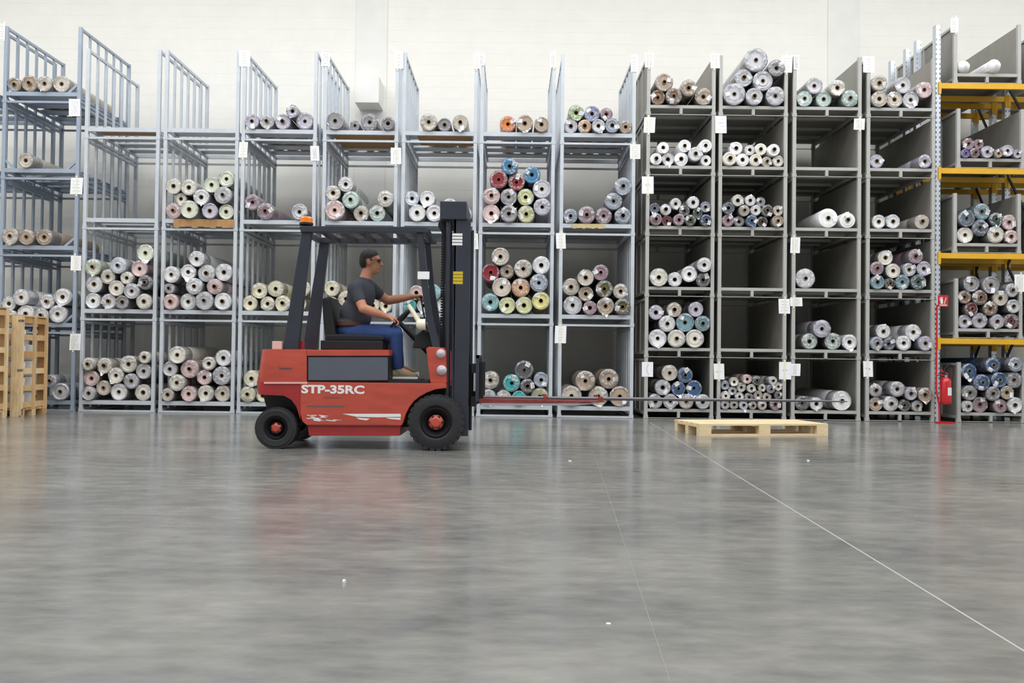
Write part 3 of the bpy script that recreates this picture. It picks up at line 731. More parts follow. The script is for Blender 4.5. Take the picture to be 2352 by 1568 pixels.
for i, q in enumerate(NOTES.split()):
    px, py, wp, hp_ = map(float, q.split(',')); c = at(px, py, -0.006); k = 14.22/F_PX
    w_, h = wp*k, hp_*k; rr = random.Random(50+i)
    d, s, X, e = post_of(px, py)
    if s[0] == 'M': where = 'front post of rack ' + STACKS[s]['say']
    else:
        t = min(STACKS[s]['n'], int(c.z/STACKS[s]['H'])+1); where = 'front post, ' + SAY(s, t)
    size = 'tall' if h > 1.75*w_ else 'wide' if w_ > h else ''
    lab = ('%s handwritten note taped to %s' % (size, where)).strip()
    if len(lab.split()) > 16: lab = lab.replace('tall ', '').replace('wide ', '')
    seen[lab] = seen.get(lab, 0)+1
    if seen[lab] == 2: lab = lab.replace('handwritten', 'smaller').replace('tall ', '')
    zb = c.z-h/2
    rt = thing('paper_note', lab, 'paper note', (c.x, -0.006, zb), 'handwritten notes on rack posts')
    cx = 0.0; sk = rr.uniform(-0.012, 0.012); cv = rr.uniform(0.0, 0.012)
    mb = MB(); n = 5
    for j in range(n):     # a slightly curling sheet
        u0, u1 = -w_/2+w_*j/n, -w_/2+w_*(j+1)/n
        y0_ = -cv*(2*abs(u0)/w_)**2; y1_ = -cv*(2*abs(u1)/w_)**2
        b0, b1 = (0.012*(rr.random()-0.5), 0.0)
        mb.add([(u0+sk*0, y0_, 0), (u1, y1_, 0), (u1+sk, y1_, h), (u0+sk, y0_, h), (u0, y0_+0.001, 0), (u1, y1_+0.001, 0), (u1+sk, y1_+0.001, h), (u0+sk, y0_+0.001, h)],
               [(0, 1, 2, 3), (7, 6, 5, 4), (0, 4, 5, 1), (3, 2, 6, 7)] + ([(0, 3, 7, 4)] if j == 0 else []) + ([(1, 5, 6, 2)] if j == n-1 else []))
    link('sheet', mb.mesh('sheet', PAPER), rt)
    sb = MB(); scribble(sb, 0, h/2, w_*0.8, h, rr, i % 3 == 1, px in (1803, 1652, 1487, 1994, 1488))
    o = link('handwriting', sb.mesh('handwriting', INK), rt, (0, -cv-0.0005 if False else -0.0012, 0))
    if rr.random() < 0.75:
        tx = max(-w_/2+0.012, min(w_/2-0.012, X - c.x))
        bx('tape', (tx-0.011, -0.0035, -0.03), (tx+0.011, -0.0028, h+0.035), TAPE, rt)

# ------------------------------------------------------------------ pallet on the floor
p0, p1, p2 = ground(1607, 1001.5), ground(1534, 990), ground(1902, 1000.5)
ux = Vector((p2.x-p0.x, p2.y-p0.y, 0)); PL = ux.length; ux.normalize(); ang = math.atan2(ux.y, ux.x); PWD = 0.82
pal = thing('wooden_pallet', 'empty pale wooden pallet lying on the concrete floor', 'pallet', (p0.x, p0.y, 0))
pal.rotation_euler = (0, 0, ang)
nb = 5; bwid = 0.142; gap = (PWD-nb*bwid)/(nb-1)
for i in range(nb): bx('deck_board', (R.uniform(-.004, .004), i*(bwid+gap), 0.122), (PL, i*(bwid+gap)+bwid, 0.144), WOOD, pal)
for j in range(3):
    x = (0, PL/2-0.0725, PL-0.145)[j]
    bx('stringer_board', (x, 0, 0.100), (x+0.145, PWD, 0.122), WOOD, pal)
    for i in range(3):
        y = (0, PWD/2-0.05, PWD-0.10)[i]
        bx('block', (x, y, 0.022), (x+0.145, y+0.10, 0.100), WOOD, pal)
for i in range(3):
    y = (0, PWD/2-0.05, PWD-0.10)[i]
    bx('bottom_board', (0, y, 0), (PL, y+0.10, 0.022), WOOD, pal)

# ------------------------------------------------------------------ slatted crates with white sacks
def crate(loc, rz, w_, d, h, label):
    r = thing('slatted_crate', label, 'crate', loc, 'slatted wooden crates'); r.rotation_euler = (0, 0, rz)
    T = 0.022; rw = random.Random(int(h*1000))
    def bx(nm, a, b, m, rt): return globals()['bx'](nm, a, b, m if m is CHROME else rw.choice((WOODX, WOODX, WOODX2, WOODX3)), rt)
    for x in (0.0, w_/2-0.05, w_-0.10):
        for y in (0.02, d/2-0.05, d-0.12): bx('pallet_block', (x+0.001, y, 0), (x+0.10, y+0.10, 0.085), WOODX, r)
    for k in range(6): bx('floor_board', (0.0, 0.02+k*(d-0.14)/5, 0.085), (w_, 0.02+k*(d-0.14)/5+0.10, 0.105), WOODX, r)
    nz = 6; bh = 0.078; pitch = (h-0.13-bh)/(nz-1)
    for k in range(nz):
        z = 0.115 + k*pitch
        bx('side_board', (w_-2*T, T*2, z), (w_-T, d-T*2, z+bh), WOODX, r); bx('side_board', (T, T*2, z), (2*T, d-T*2, z+bh), WOODX, r)
        bx('end_board', (T, T, z), (w_-T, 2*T, z+bh), WOODX, r); bx('end_board', (T, d-2*T, z), (w_-T, d-T, z+bh), WOODX, r)
    for y in (0.0, d/2-0.035, d-0.07):
        for x in (w_-T, 0): bx('batten', (x, y, 0.015), (x+T, y+0.07, h), WOODX, r)
    for x in (0.0+T, w_/2-0.06, w_-T-0.12):
        for y in (0, d-T): bx('end_batten', (x, y, 0.0), (x+0.12, y+T, h), WOODX, r)
    for k in range(6): bx('top_board', (0, k*(d-0.10)/5, h), (w_, k*(d-0.10)/5+0.10, h+0.018), WOODX, r)
    for z in (h*0.45, h-0.08): bx('corner_clip', (w_-0.05, -0.004, z), (w_+0.004, -0.0005, z+0.03), CHROME, r); bx('corner_clip', (w_+0.0005, -0.004, z), (w_+0.004, 0.05, z+0.03), CHROME, r)
    return r
def sack(loc, rx, h, label, seed):
    rr = random.Random(seed); mb = MB(); n = 16; prof = [(0.0, 0), (0.9, 0.0), (1.0, 0.12), (0.97, 0.5), (1.0, 0.85), (0.8, 0.97), (0.35, 1.0), (0, 1.0)]
    vs, fs = [], []
    for q, a in prof:
        for k in range(n):
            t = 2*math.pi*k/n; j = 1+rr.uniform(-0.05, 0.02); vs.append((q*rx*j*math.cos(t), q*rx*j*math.sin(t), a*h))
    for i in range(len(prof)-1):
        for k in range(n): fs.append((i*n+k, i*n+(k+1) % n, (i+1)*n+(k+1) % n, (i+1)*n+k))
    mb.add(vs, fs); o = link('white_sack', mb.mesh('white_sack', BAG, smooth=60), None, loc)
    tag(o, label, 'sack', 'white sacks in the crates'); return o
ca = ground(44, 957); CW2, CD2, CH2 = 0.95, 0.78, at(40, 722, ca.y).z
cr2 = crate((ca.x-CW2, ca.y, 0), math.radians(1.5), CW2, CD2, CH2-0.018, 'slatted wooden crate of white sacks pushed up against the braced racks')
cb = ground(20, 958.5); CW1, CD1, CH1 = 0.95, 0.78, at(18, 706, cb.y).z
cr1 = crate((cb.x-CW1, cb.y-CD1-0.03, 0), math.radians(1.5), CW1, CD1, CH1-0.018, 'slatted wooden crate with another crate standing close behind it')
def in_crate(cr, u, v, z): return cr.location + Matrix.Rotation(cr.rotation_euler.z, 3, 'Z') @ Vector((u, v, z))
for k in range(5):
    z = 0.1055 + k*0.225
    for u in (0.20, 0.74):
        for v in (0.24, 0.55):
            if k == 4 and v > 0.5: continue
            sack(in_crate(cr2, u, v, z), 0.135, 0.222, 'white sack stacked inside the crate against the braced racks', int(k*7+u*100+v*10))
for k in range(4):
    for u in (0.22, 0.73): sack(in_crate(cr1, u, 0.45, 0.1055+k*0.27), 0.13, 0.265, 'white sack stacked inside the crate with another crate behind it', int(k*5+u*90))

# ------------------------------------------------------------------ fire extinguisher and its stand
YE = -0.14
e0 = ground(2158, 972); YE = e0.y if e0.y < -0.12 else -0.14
def E(px, py, dy=0.0): return at(px, py, YE+dy)
b0 = E(2158, 972); st = thing('extinguisher_stand', 'red metal extinguisher stand with sign beside perforated upright', 'stand', (b0.x, YE, 0))
k = (YE-CAM.y)/F_PX
MB().box((b0.x-0.03, YE-0.09, 0), (b0.x+0.19, YE+0.09, 0.022)).build('base', EXTR, st, bevel=0.004)
MB().tube([(b0.x, YE, 0.015), (E(2157, 930).x, YE, E(2157, 930).z), (E(2150.5, 895).x, YE, E(2150, 895).z), (E(2152, 700).x, YE, E(2152, 700).z)], 0.014, 8).build('pole', EXTR, st, smooth=50)
hk = E(2155, 862); MB().tube([(E(2151, 862).x, YE, hk.z), (hk.x+0.05, YE, hk.z+0.005), (hk.x+0.055, YE, hk.z-0.07)], 0.011, 8).build('hook', EXTR, st, smooth=50)
s0, s1 = E(2153, 704), E(2176.5, 678)
sg = MB().box((s0.x, YE-0.025, s0.z), (s1.x, YE-0.016, s1.z)).build('sign_plate', EXTR, st, bevel=0.002)
ws = s1.x-s0.x; hs = s1.z-s0.z
pic = MB(); yq = YE-0.0262
def pq(u0, v0, u1, v1): pic.box((s0.x+u0*ws, yq, s0.z+v0*hs), (s0.x+u1*ws, yq+0.001, s0.z+v1*hs))
pq(.24, .26, .46, .66); pq(.28, .66, .42, .74); pq(.20, .76, .46, .82); pq(.16, .48, .20, .78); pq(.30, .74, .36, .80)
for j in range(4): pq(.56+.05*j, .30+.13*j, .70+.04*j, .37+.13*j); pq(.60+.04*j, .24+.13*j, .66+.04*j, .42+.13*j)
pq(.15, .06, .85, .20)
pic.build('pictogram', WHITEP, sg)
def text_mesh(txt, name, size, m, off=0.0):
    cu = bpy.data.curves.new(name, 'FONT'); cu.body = txt; cu.size = size; cu.align_x = 'LEFT'; cu.offset = off; cu.extrude = 0.0006; cu.resolution_u = 3
    o = bpy.data.objects.new(name, cu); COL.objects.link(o)
    me = bpy.data.meshes.new_from_object(o.evaluated_get(bpy.context.evaluated_depsgraph_get())); bpy.data.objects.remove(o); bpy.data.curves.remove(cu)
    me.name = name; me.materials.clear(); me.materials.append(m); return me
def place_text(me, parent, x0, x1, z0, z1, y, shear=0.0):
    xs = [v.co.x for v in me.vertices]; ys = [v.co.y for v in me.vertices]
    a, b, c, d = min(xs), max(xs), min(ys), max(ys); off = parent.matrix_basis.translation + (parent.parent.matrix_basis.translation if parent.parent else Vector())
    for v in me.vertices:
        u = (v.co.x-a)/(b-a); t = (v.co.y-c)/(d-c)
        v.co = Vector((x0+(x1-x0)*u + shear*t*(z1-z0), y-v.co.z, z0+(z1-z0)*t)) - off
    return link(me.name, me, parent)
place_text(text_mesh('ESTINTORE', 'lettering', 0.1, EXTR), sg, s0.x+.18*ws, s0.x+.82*ws, s0.z+.08*hs, s0.z+.18*hs, yq-0.001)
xc = E(2171, 900).x; zb, zt = E(2171, 928).z, E(2171, 866).z; hh = zt-zb; rE = 0.079; YX = YE-0.02
ex = thing('fire_extinguisher', 'red fire extinguisher with black hose hanging on its stand', 'fire extinguisher', (xc, YX, zb))
MB().lathe([(0, zb), (rE*0.8, zb), (rE*0.97, zb+0.02), (rE, zb+0.05), (rE, zb+hh*0.84), (rE*0.85, zb+hh*0.92), (rE*0.5, zb+hh*0.98), (rE*0.3, zt)], (xc, YX, 0), 'z', 28).build('cylinder', EXTR, ex, smooth=40)
MB().lathe([(0.022, zt-0.004), (0.022, zt+0.035), (0.0, zt+0.035)], (xc, YX, 0), 'z', 14).build('valve', CHROME, ex, smooth=40)
MB().bar((xc+0.03, YX, zt+0.045), (xc-0.09, YX, zt+0.11), 0.028, 0.02).build('lever', EXTR, ex, bevel=0.004)
MB().bar((xc+0.03, YX, zt+0.022), (xc-0.08, YX, zt+0.035), 0.024, 0.016).build('carrying_handle', EXTR, ex, bevel=0.003)
hz = [(xc-0.02, YX, zt+0.02), (xc-0.03, YX-0.03, zt+0.12), (xc+0.03, YX-0.03, zt+0.20), (xc+0.10, YX-0.02, zt+0.17), (xc+0.115, YX, zt+0.08), (xc+0.098, YX+0.0, zt-0.06), (xc+0.092, YX, zb+0.16)]
MB().tube(hz, 0.009, 8).build('hose', BLACK, ex, smooth=60)
lb = MB(); n = 6
for j in range(n):
    a0, a1 = math.radians(-95+70*j/n), math.radians(-95+70*(j+1)/n); rq = rE+0.0012
    z0_, z1_ = zb+hh*0.33, zb+hh*0.62
    lb.add([(xc+rq*math.cos(a0), YX+rq*math.sin(a0), z0_), (xc+rq*math.cos(a1), YX+rq*math.sin(a1), z0_), (xc+rq*math.cos(a1), YX+rq*math.sin(a1), z1_), (xc+rq*math.cos(a0), YX+rq*math.sin(a0), z1_)], [(0, 1, 2, 3)])
lb.build('sticker', WHITEP, ex)

# ------------------------------------------------------------------ forklift truck
YN = ground(1000, 1035).y          # near side of the truck, where the wheels touch the floor
YF = YN + 1.02; YC = (YN+YF)/2
def T(px, py, y=None): return at(px, py, YN if y is None else y)
def poly(pts, y=None): return [(T(a, b, y).x, T(a, b, y).z) for a, b in pts]
kx = (YN-CAM.y)/F_PX
fk = thing('forklift', 'red forklift truck with dark overhead guard and long carpet pole', 'forklift', (T(820, 1035).x, YC, 0))
XR = T(612, 850).x
def REAR(a, b): return a.x < XR and b.x < XR and abs(a.y-b.y) < 1e-4
cwt = MB().prism(poly([(600, 803), (703, 803), (703, 878), (690, 880), (690, 966), (680, 934), (668, 918), (651, 909), (588, 906), (585, 880)]), YN+0.01, YF-0.01).build('counterweight', REDC, fk, smooth=35, bevel=0.008, sel=REAR, sbev=0.075)
MB().prism(poly([(598, 802), (704, 802), (704, 878), (588, 878)]), YN+0.004, YF-0.004).build('rear_hood', REDP, fk, smooth=35, bevel=0.010, sel=REAR, sbev=0.075)
MB().prism(poly([(606, 877), (706, 877), (706, 881), (606, 881)]), YN-0.002, YF+0.002).build('trim_strip', PINKL, fk)
chs = MB().prism(poly([(690, 877), (1024, 880), (1025, 891), (1000, 894), (979, 902), (962, 912), (951, 921), (940, 935), (932, 951), (926, 970), (922, 977), (704, 976), (694, 967), (690, 950)]), YN, YF).build('chassis', REDP, fk, bevel=0.008)
MB().prism(poly([(705, 975), (919, 976), (918, 1001), (708, 1001)]), YN+0.025, YF-0.025).build('sill', REDC, fk, bevel=0.006)
MB().prism(poly([(704, 803), (893, 803), (893, 817), (704, 817)]), YN+0.01, YF-0.01).build('battery_lid', REDP, fk, bevel=0.006)
MB().prism(poly([(704, 817), (893, 817), (893, 877), (704, 877)]), YN+0.03, YF-0.03).build('battery_case', DARKG, fk)
MB().prism(poly([(707, 820), (890, 820), (890, 873), (707, 873)]), YN+0.016, YN+0.03).build('battery_panel', GREYP, fk, bevel=0.003)
MB().prism(poly([(893, 873), (985, 873), (985, 880), (893, 880)]), YN+0.005, YF-0.005).build('floor_plate', DARKG, fk)
MB().prism(poly([(978, 800), (985, 796), (1018, 798), (1024, 806), (1025, 880), (988, 880)]), YN+0.02, YF-0.02).build('front_cowl', REDP, fk, bevel=0.01)
for (cx, cy, rr_) in ((1012, 812, 11), (1014, 850, 12)):
    c = T(cx, cy); 
    MB().lathe([(0, -0.03), (rr_*kx*0.7, -0.024), (rr_*kx, -0.004), (rr_*kx, 0.03)], (c.x, YN+0.02, c.z), 'y', 18).build('work_lamp', CLEARL, fk, smooth=50)
MB().prism(poly([(586, 906), (1025, 893), (1040, 960), (1030, 985), (922, 985), (700, 975), (600, 960)]), YN+0.27, YF-0.27).build('underframe', DARKG, fk)
def wheel(px, py, r_px, y0, wd, name, out, hub):
    c = T(px, py); r = c.z - 0.0 if True else r_px*kx
    ctr = (c.x, 0, r); root = None
    ty = MB(); s = 1
    prof = [(0.52*r, y0+0.03), (0.62*r, y0+0.005), (0.86*r, y0), (0.955*r, y0+0.012), (0.975*r, y0+0.03), (0.975*r, y0+wd-0.03), (0.955*r, y0+wd-0.012), (0.86*r, y0+wd), (0.62*r, y0+wd-0.005), (0.52*r, y0+wd-0.03), (0.52*r, y0+0.03)]
    ty.lathe(prof, (c.x, 0, r), 'y', 40)
    for j in range(26):      # tread lugs
        a = 2*math.pi*j/26; ca_, sa_ = math.cos(a), math.sin(a)
        for yy, ph in ((y0+0.006, 0), (y0+wd*0.52, 0.5)):
            a2 = a + ph*2*math.pi/26; u = Vector((math.cos(a2), 0, math.sin(a2))); tq = Vector((-math.sin(a2), 0, math.cos(a2)))
            p = Vector((c.x, 0, r)); b_ = [p+u*(0.90*r if e == 0 else r*0.999)+tq*(f_*0.022) for e in (0, 1) for f_ in (-1, 1)]
            vs = [(v.x, yy, v.z) for v in b_] + [(v.x, yy+wd*0.46, v.z) for v in b_]
            ty.add(vs, [(0, 1, 3, 2), (4, 6, 7, 5), (0, 2, 6, 4), (1, 5, 7, 3), (2, 3, 7, 6), (0, 4, 5, 1)])
    t_ = ty.build('tyre', BLACK, fk, smooth=35)
    yo = y0 if out < 0 else y0+wd; sg_ = out
    MB().lathe([(0.53*r, yo-sg_*0.02), (0.50*r, yo-sg_*0.012), (0.46*r, yo-sg_*0.03), (0.30*r, yo-sg_*0.075), (0.28*r, yo-sg_*0.06), (0.0, yo-sg_*0.06)], (c.x, 0, r), 'y', 32).build('rim', DARKG, t_, smooth=30)
    MB().lathe([(0.27*r, yo-sg_*0.06), (0.26*r, yo-sg_*0.03), (0.15*r, yo-sg_*0.012), (0.14*r, yo-sg_*0.002), (0, yo-sg_*0.002)], (c.x, 0, r), 'y', 24).build('hub', REDP, t_, smooth=30)
    for j in range(6):
        a = j*math.pi/3; MB().lathe([(0.014, yo-sg_*0.04), (0.014, yo-sg_*0.02), (0, yo-sg_*0.02)], (c.x+0.21*r*math.cos(a), 0, r+0.21*r*math.sin(a)), 'y', 6).build('wheel_nut', DARKG, t_)
for px, py, nm in ((633.5, 983, 'r'), (1001, 970, 'f')):
    wd = 0.19 if nm == 'r' else 0.24
    wheel(px, py, 0, YN-0.02, wd, nm, -1, 0); wheel(px, py, 0, YF+0.02-wd, wd, nm, 1, 0)
# overhead guard
for y0, y1 in ((YN+0.06, YN+0.13), (YF-0.13, YF-0.06)):
    MB().prism(poly([(646, 803), (681, 803), (699, 640), (712, 529), (690, 529), (668, 660)]), y0, y1).build('rear_pillar', DARKM, fk, bevel=0.008)
    MB().prism(poly([(955, 529), (969, 529), (979, 640), (992, 722), (1009, 797), (992, 798), (977, 730), (966, 650)]), y0, y1).build('front_pillar', DARKM, fk, bevel=0.006)
    MB().prism(poly([(686, 517), (975, 519), (984, 524), (984, 532), (688, 531)]), y0-0.02, y1+0.02).build('roof_rail', DARKM, fk, bevel=0.006)
for px in (690, 735, 780, 825, 868, 910, 948, 976):
    a, b = T(px, 521), T(px, 531)
    MB().box((a.x-0.028, YN+0.14, b.z), (a.x+0.028, YF-0.14, a.z)).build('roof_bar', DARKG if px not in (690, 976) else DARKM, fk, bevel=0.004)
bc = T(703, 516, YN+0.12)
MB().lathe([(0.066, bc.z-0.002), (0.066, bc.z+0.018), (0.0, bc.z+0.018)], (bc.x, YN+0.13, 0), 'z', 20).build('beacon_base', DARKG, fk, smooth=40)
MB().lathe([(0.060, bc.z+0.018), (0.060, bc.z+0.062), (0.048, bc.z+0.076), (0.0, bc.z+0.08)], (bc.x, YN+0.13, 0), 'z', 20).build('beacon', ORANGE, fk, smooth=40)
# rear lamps
a, b = T(623, 783), T(645, 802); MB().box((a.x, YN+0.03, b.z), (b.x, YN+0.10, a.z)).build('rear_lamp', PINKL, fk, bevel=0.006)
a, b = T(662, 782), T(688, 803); MB().box((a.x, YN+0.14, b.z), (b.x, YN+0.22, a.z)).build('rear_lamp', REDL, fk, bevel=0.006)
# mast
mz0, mz1 = T(1055, 1003).z, T(1055, 500).z; mx0, mx1 = T(1037, 800).x, T(1076, 800).x
for y0, y1, sgn in ((YN+0.10, YN+0.19, 1), (YF-0.19, YF-0.10, -1)):
    mb = MB(); yw = y0 if sgn > 0 else y1
    mb.box((mx0, min(yw, yw+sgn*0.02), mz0), (mx1, max(yw, yw+sgn*0.02), mz1)); mb.box((mx0, y0, mz0), (mx0+0.025, y1, mz1)); mb.box((mx1-0.025, y0, mz0), (mx1, y1, mz1))
    mc = mb.build('mast_channel', DARKM, fk, bevel=0.003)
    MB().box((mx0+0.03, (y0+y1)/2-0.01 if sgn > 0 else (y0+y1)/2-0.03, mz0+0.25), (mx1-0.03, (y0+y1)/2+0.03 if sgn > 0 else (y0+y1)/2+0.01, mz1+0.02)).build('inner_mast', DARKG, fk)
    MB().tube([(T(1024, 900).x, (y0+y1)/2, T(1024, 960).z), (T(1024, 900).x, (y0+y1)/2, T(1024, 505).z)], 0.028, 12).build('lift_cylinder', DARKM, fk, smooth=50)
for y in (YC-0.16, YC+0.16):
    ch = MB(); z = T(1020, 880).z; x = T(1012, 700).x
    while z < T(1020, 500).z: ch.box((x-0.026, y-0.02, z), (x+0.026, y+0.02, z+0.017)); z += 0.026
    ch.box((x-0.008, y-0.024, T(1020, 880).z), (x+0.008, y+0.024, T(1020, 500).z))
    ch.build('lift_chain', DARKG, fk)
for zpx, th in ((985, .06), (700, .05)):
    z = T(1055, zpx).z; MB().box((mx0-0.01, YN+0.19, z), (mx0+0.03, YF-0.19, z+th)).build('mast_crossmember', DARKM, fk)
a, b = T(1004, 500), T(1071, 459)
MB().box((a.x+0.02, YN+0.08, a.z), (b.x, YF-0.08, b.z)).build('mast_crosshead', DARKM, fk, bevel=0.008)
for y in (YC-0.16, YC+0.16): MB().lathe([(0, -0.025), (0.05, -0.025), (0.05, 0.025), (0, 0.025)], (T(1012, 505).x, y, T(1012, 505).z), 'y', 20).build('chain_wheel', DARKG, fk, smooth=40)
a, b = T(1032, 560), T(1061, 531)
yq = YN+0.0988
for j in range(4):
    z0_ = a.z + (b.z-a.z)*j/4; MB().box((a.x+0.02, yq, z0_), (b.x, yq+0.001, z0_+(b.z-a.z)*0.19)).build('white_decal', WHITEP, fk)
a, b = T(1037, 650), T(1062, 620)
for j in range(4):
    z0_ = a.z + (b.z-a.z)*j/4; MB().box((a.x+0.008, yq, z0_), (b.x, yq+0.001, z0_+(b.z-a.z)*0.21)).build('yellow_decal', YELLP, fk)
# carriage, backrest, forks and pole
c0, c1 = T(1080, 935), T(1106, 815)
cg = MB()
for zp in (0.0, 0.32): cg.box((c0.x, YN+0.14, c0.z+zp), (c0.x+0.045, YF-0.14, c0.z+zp+0.09))
for y in (YN+0.3, YF-0.34): cg.box((c0.x-0.04, y, c0.z), (c0.x, y+0.04, c0.z+0.41))
cg.build('fork_carriage', DARKG, fk, bevel=0.003)
br = MB()
for y in [YN+0.10+(YF-YN-0.24)*j/6 for j in range(7)]: br.box((c0.x+0.045, y, c0.z+0.05), (c0.x+0.075, y+0.04, c1.z))
br.box((c0.x+0.045, YN+0.10, c1.z-0.03), (c0.x+0.075, YF-0.10, c1.z)); br.build('load_backrest', DARKM, fk)
for y in (YN+0.20, YF-0.32):
    fz = c0.z+0.03; x0_, x1_ = c0.x+0.075, T(1394, 930).x
    fk1 = MB().prism([(x0_, fz), (x1_, fz+0.022), (x1_, fz+0.034), (x0_+0.05, fz+0.045), (x0_, fz+0.045)], y, y+0.11).build('fork', RUST, fk, bevel=0.003)
    MB().box((x0_, y+0.001, fz+0.045), (x0_+0.04, y+0.109, fz+0.40)).build('fork_shank', DARKG, fk1, bevel=0.003)
    for xx in (T(1250, 930).x, x1_-0.06): MB().box((xx, y+0.02, fz+0.03), (xx+0.045, y+0.09, fz+0.075)).build('fork_stop', RUST, fk1, bevel=0.004)
    MB().prism([(x0_+0.02, fz-0.022), (x1_-0.30, fz-0.012), (x1_-0.05, fz+0.012), (x0_+0.02, fz+0.002)], y-0.002, y+0.112).build('worn_underside', CHROME, fk1)
pa, pb = at(1100, 912, YC), at(1946, 922, YC)
MB().tube([(pa.x, YC, pa.z), ((pa.x*2+pb.x)/3, YC, (pa.z*2+pb.z)/3), (pb.x-0.5, YC, pb.z+0.003), (pb.x, YC, pb.z)], [0.019, 0.018, 0.014, 0.006], 14).build('carpet_pole', mat('dull_dark_steel', (112, 108, 112), 0.35, 0.7), fk, smooth=60)
MB().box((pa.x-0.06, YC-0.06, pa.z-0.06), (pa.x+0.02, YC+0.06, pa.z+0.06)).build('pole_mount', DARKG, fk, bevel=0.006)
# seat, steering, levers, lamp
YD = YC - 0.03
def D(px, py, dy=0.0): return at(px, py, YD+dy)
a, b = T(737, 803, YD-0.27), T(880, 783, YD-0.27); MB().box((a.x, YD-0.30, a.z), (b.x, YD+0.30, b.z)).build('seat_box', DARKG, fk, bevel=0.01)
MB().prism([(p_.x, p_.z) for p_ in (D(757, 785), D(885, 785), D(892, 777), D(880, 770), D(780, 768), D(757, 770))], YD-0.24, YD+0.24).build('seat_cushion', DARKG, fk, bevel=0.02)
MB().prism([(p_.x, p_.z) for p_ in (D(757, 776), D(782, 776), D(776, 735), D(768, 684), D(750, 688), D(752, 735))], YD-0.23, YD+0.23).build('seat_backrest', DARKG, fk, bevel=0.02)
MB().tube([D(990, 812), D(950, 772), D(918, 741)], [0.04, 0.032, 0.022], 12).build('steering_column', DARKG, fk, smooth=50)
sw = MB(); cc = D(915, 738); nrm = (D(915, 738)-D(950, 772)).normalized(); a_ = Vector((0, 1, 0)); b_ = nrm.cross(a_)
pts = [cc + (a_*math.cos(t) + b_*math.sin(t))*0.155 for t in [2*math.pi*j/28 for j in range(29)]]
sw.tube(pts, 0.013, 8, cap=False)
for j in range(3): t = 2*math.pi*j/3+0.5; sw.tube([cc, cc+(a_*math.cos(t)+b_*math.sin(t))*0.15], 0.009, 6)
sw.build('steering_wheel', BLACK, fk, smooth=60)
MB().prism([(p_.x, p_.z) for p_ in (D(955, 800), D(1006, 800), D(1004, 768), D(978, 760), D(962, 772))], YD-0.32, YD+0.34).build('dashboard', DARKG, fk, bevel=0.012)
for j, dy in enumerate((0.22, 0.28, 0.34)):
    lv_ = MB().tube([D(985, 772, dy), D(972, 715, dy), D(967, 686, dy)], 0.008, 8).build('control_lever', BLACK, fk, smooth=60)
    q = D(967, 682, dy); MB().lathe([(0, -0.02), (0.014, -0.014), (0.017, 0), (0.014, 0.014), (0, 0.02)], q, 'z', 10).build('knob', DARKG, lv_, smooth=60)
hc = D(968, 745, -0.38)
hl = MB().tube([D(985, 772, -0.36), D(972, 757, -0.37), hc], 0.012, 8).build('lamp_bracket', DARKG, fk, smooth=60)
MB().lathe([(0, -0.05), (0.03, -0.048), (0.052, -0.02), (0.055, 0.04), (0, 0.045)], hc, 'x', 20).build('cab_lamp', CREAM, fk, smooth=50)
MB().tube([D(962, 738, -0.36), D(950, 718, -0.34), D(938, 700, -0.33)], [0.026, 0.022, 0.02], 10).build('indicator_stalk', CREAM, fk, smooth=50)
a, b = T(958, 622), T(985, 640); MB().box((a.x, YN+0.054, b.z), (b.x, YN+0.058, a.z)).build('paper_notice', PAPER, fk)
a, b = T(893, 872), T(975, 878); MB().box((a.x+0.02, YN+0.1, a.z-0.004), (b.x-0.05, YN+0.5, a.z+0.004)).build('foot_mat', BLACK, fk)
pdl = T(962, 858, YD); MB().box((pdl.x-0.02, YD-0.15, pdl.z-0.02), (pdl.x+0.02, YD-0.05, pdl.z+0.02)).build('pedal', CHROME, fk, bevel=0.003)
# lettering and scraped stripes on the side
l0, l1 = T(692, 903), T(842, 885)
place_text(text_mesh('STP-35RC', 'lettering', 0.1, WHITEP, 0.004), chs, l0.x, l1.x-0.02, l0.z, l1.z, YN-0.0015)
st_ = MB()
st_.prism(poly([(786, 950), (920, 950), (921, 957), (868, 958), (820, 957)]), YN-0.0016, YN-0.0004)
st_.prism(poly([(818, 959), (850, 961), (842, 965), (826, 963)]), YN-0.0016, YN-0.0004); st_.prism(poly([(885, 959), (920, 959), (920, 964), (896, 962)]), YN-0.0016, YN-0.0004)
st_.build('white_stripe', WHITEP, chs)
sc_ = MB(); rr = random.Random(4)
for j in range(16):
    x = rr.uniform(697, 770); y = rr.uniform(951, 965); L = rr.uniform(8, 26)
    sc_.prism(poly([(x, y), (x+L, y+rr.uniform(0, 3)), (x+L*0.8, y+rr.uniform(2, 4)), (x+2, y+2)]), YN-0.0016-0.00005*j, YN-0.0004)
sc_.build('worn_lettering', WHITEP, chs)
for x, y, L in ((703, 931, 90), (742, 911, 40), (640, 843, 30)):
    MB().prism(poly([(x, y), (x+L, y+1), (x+L*0.9, y+3), (x+3, y+2.5)]), YN-0.0014, YN+0.006).build('scratch', GREYP, chs)

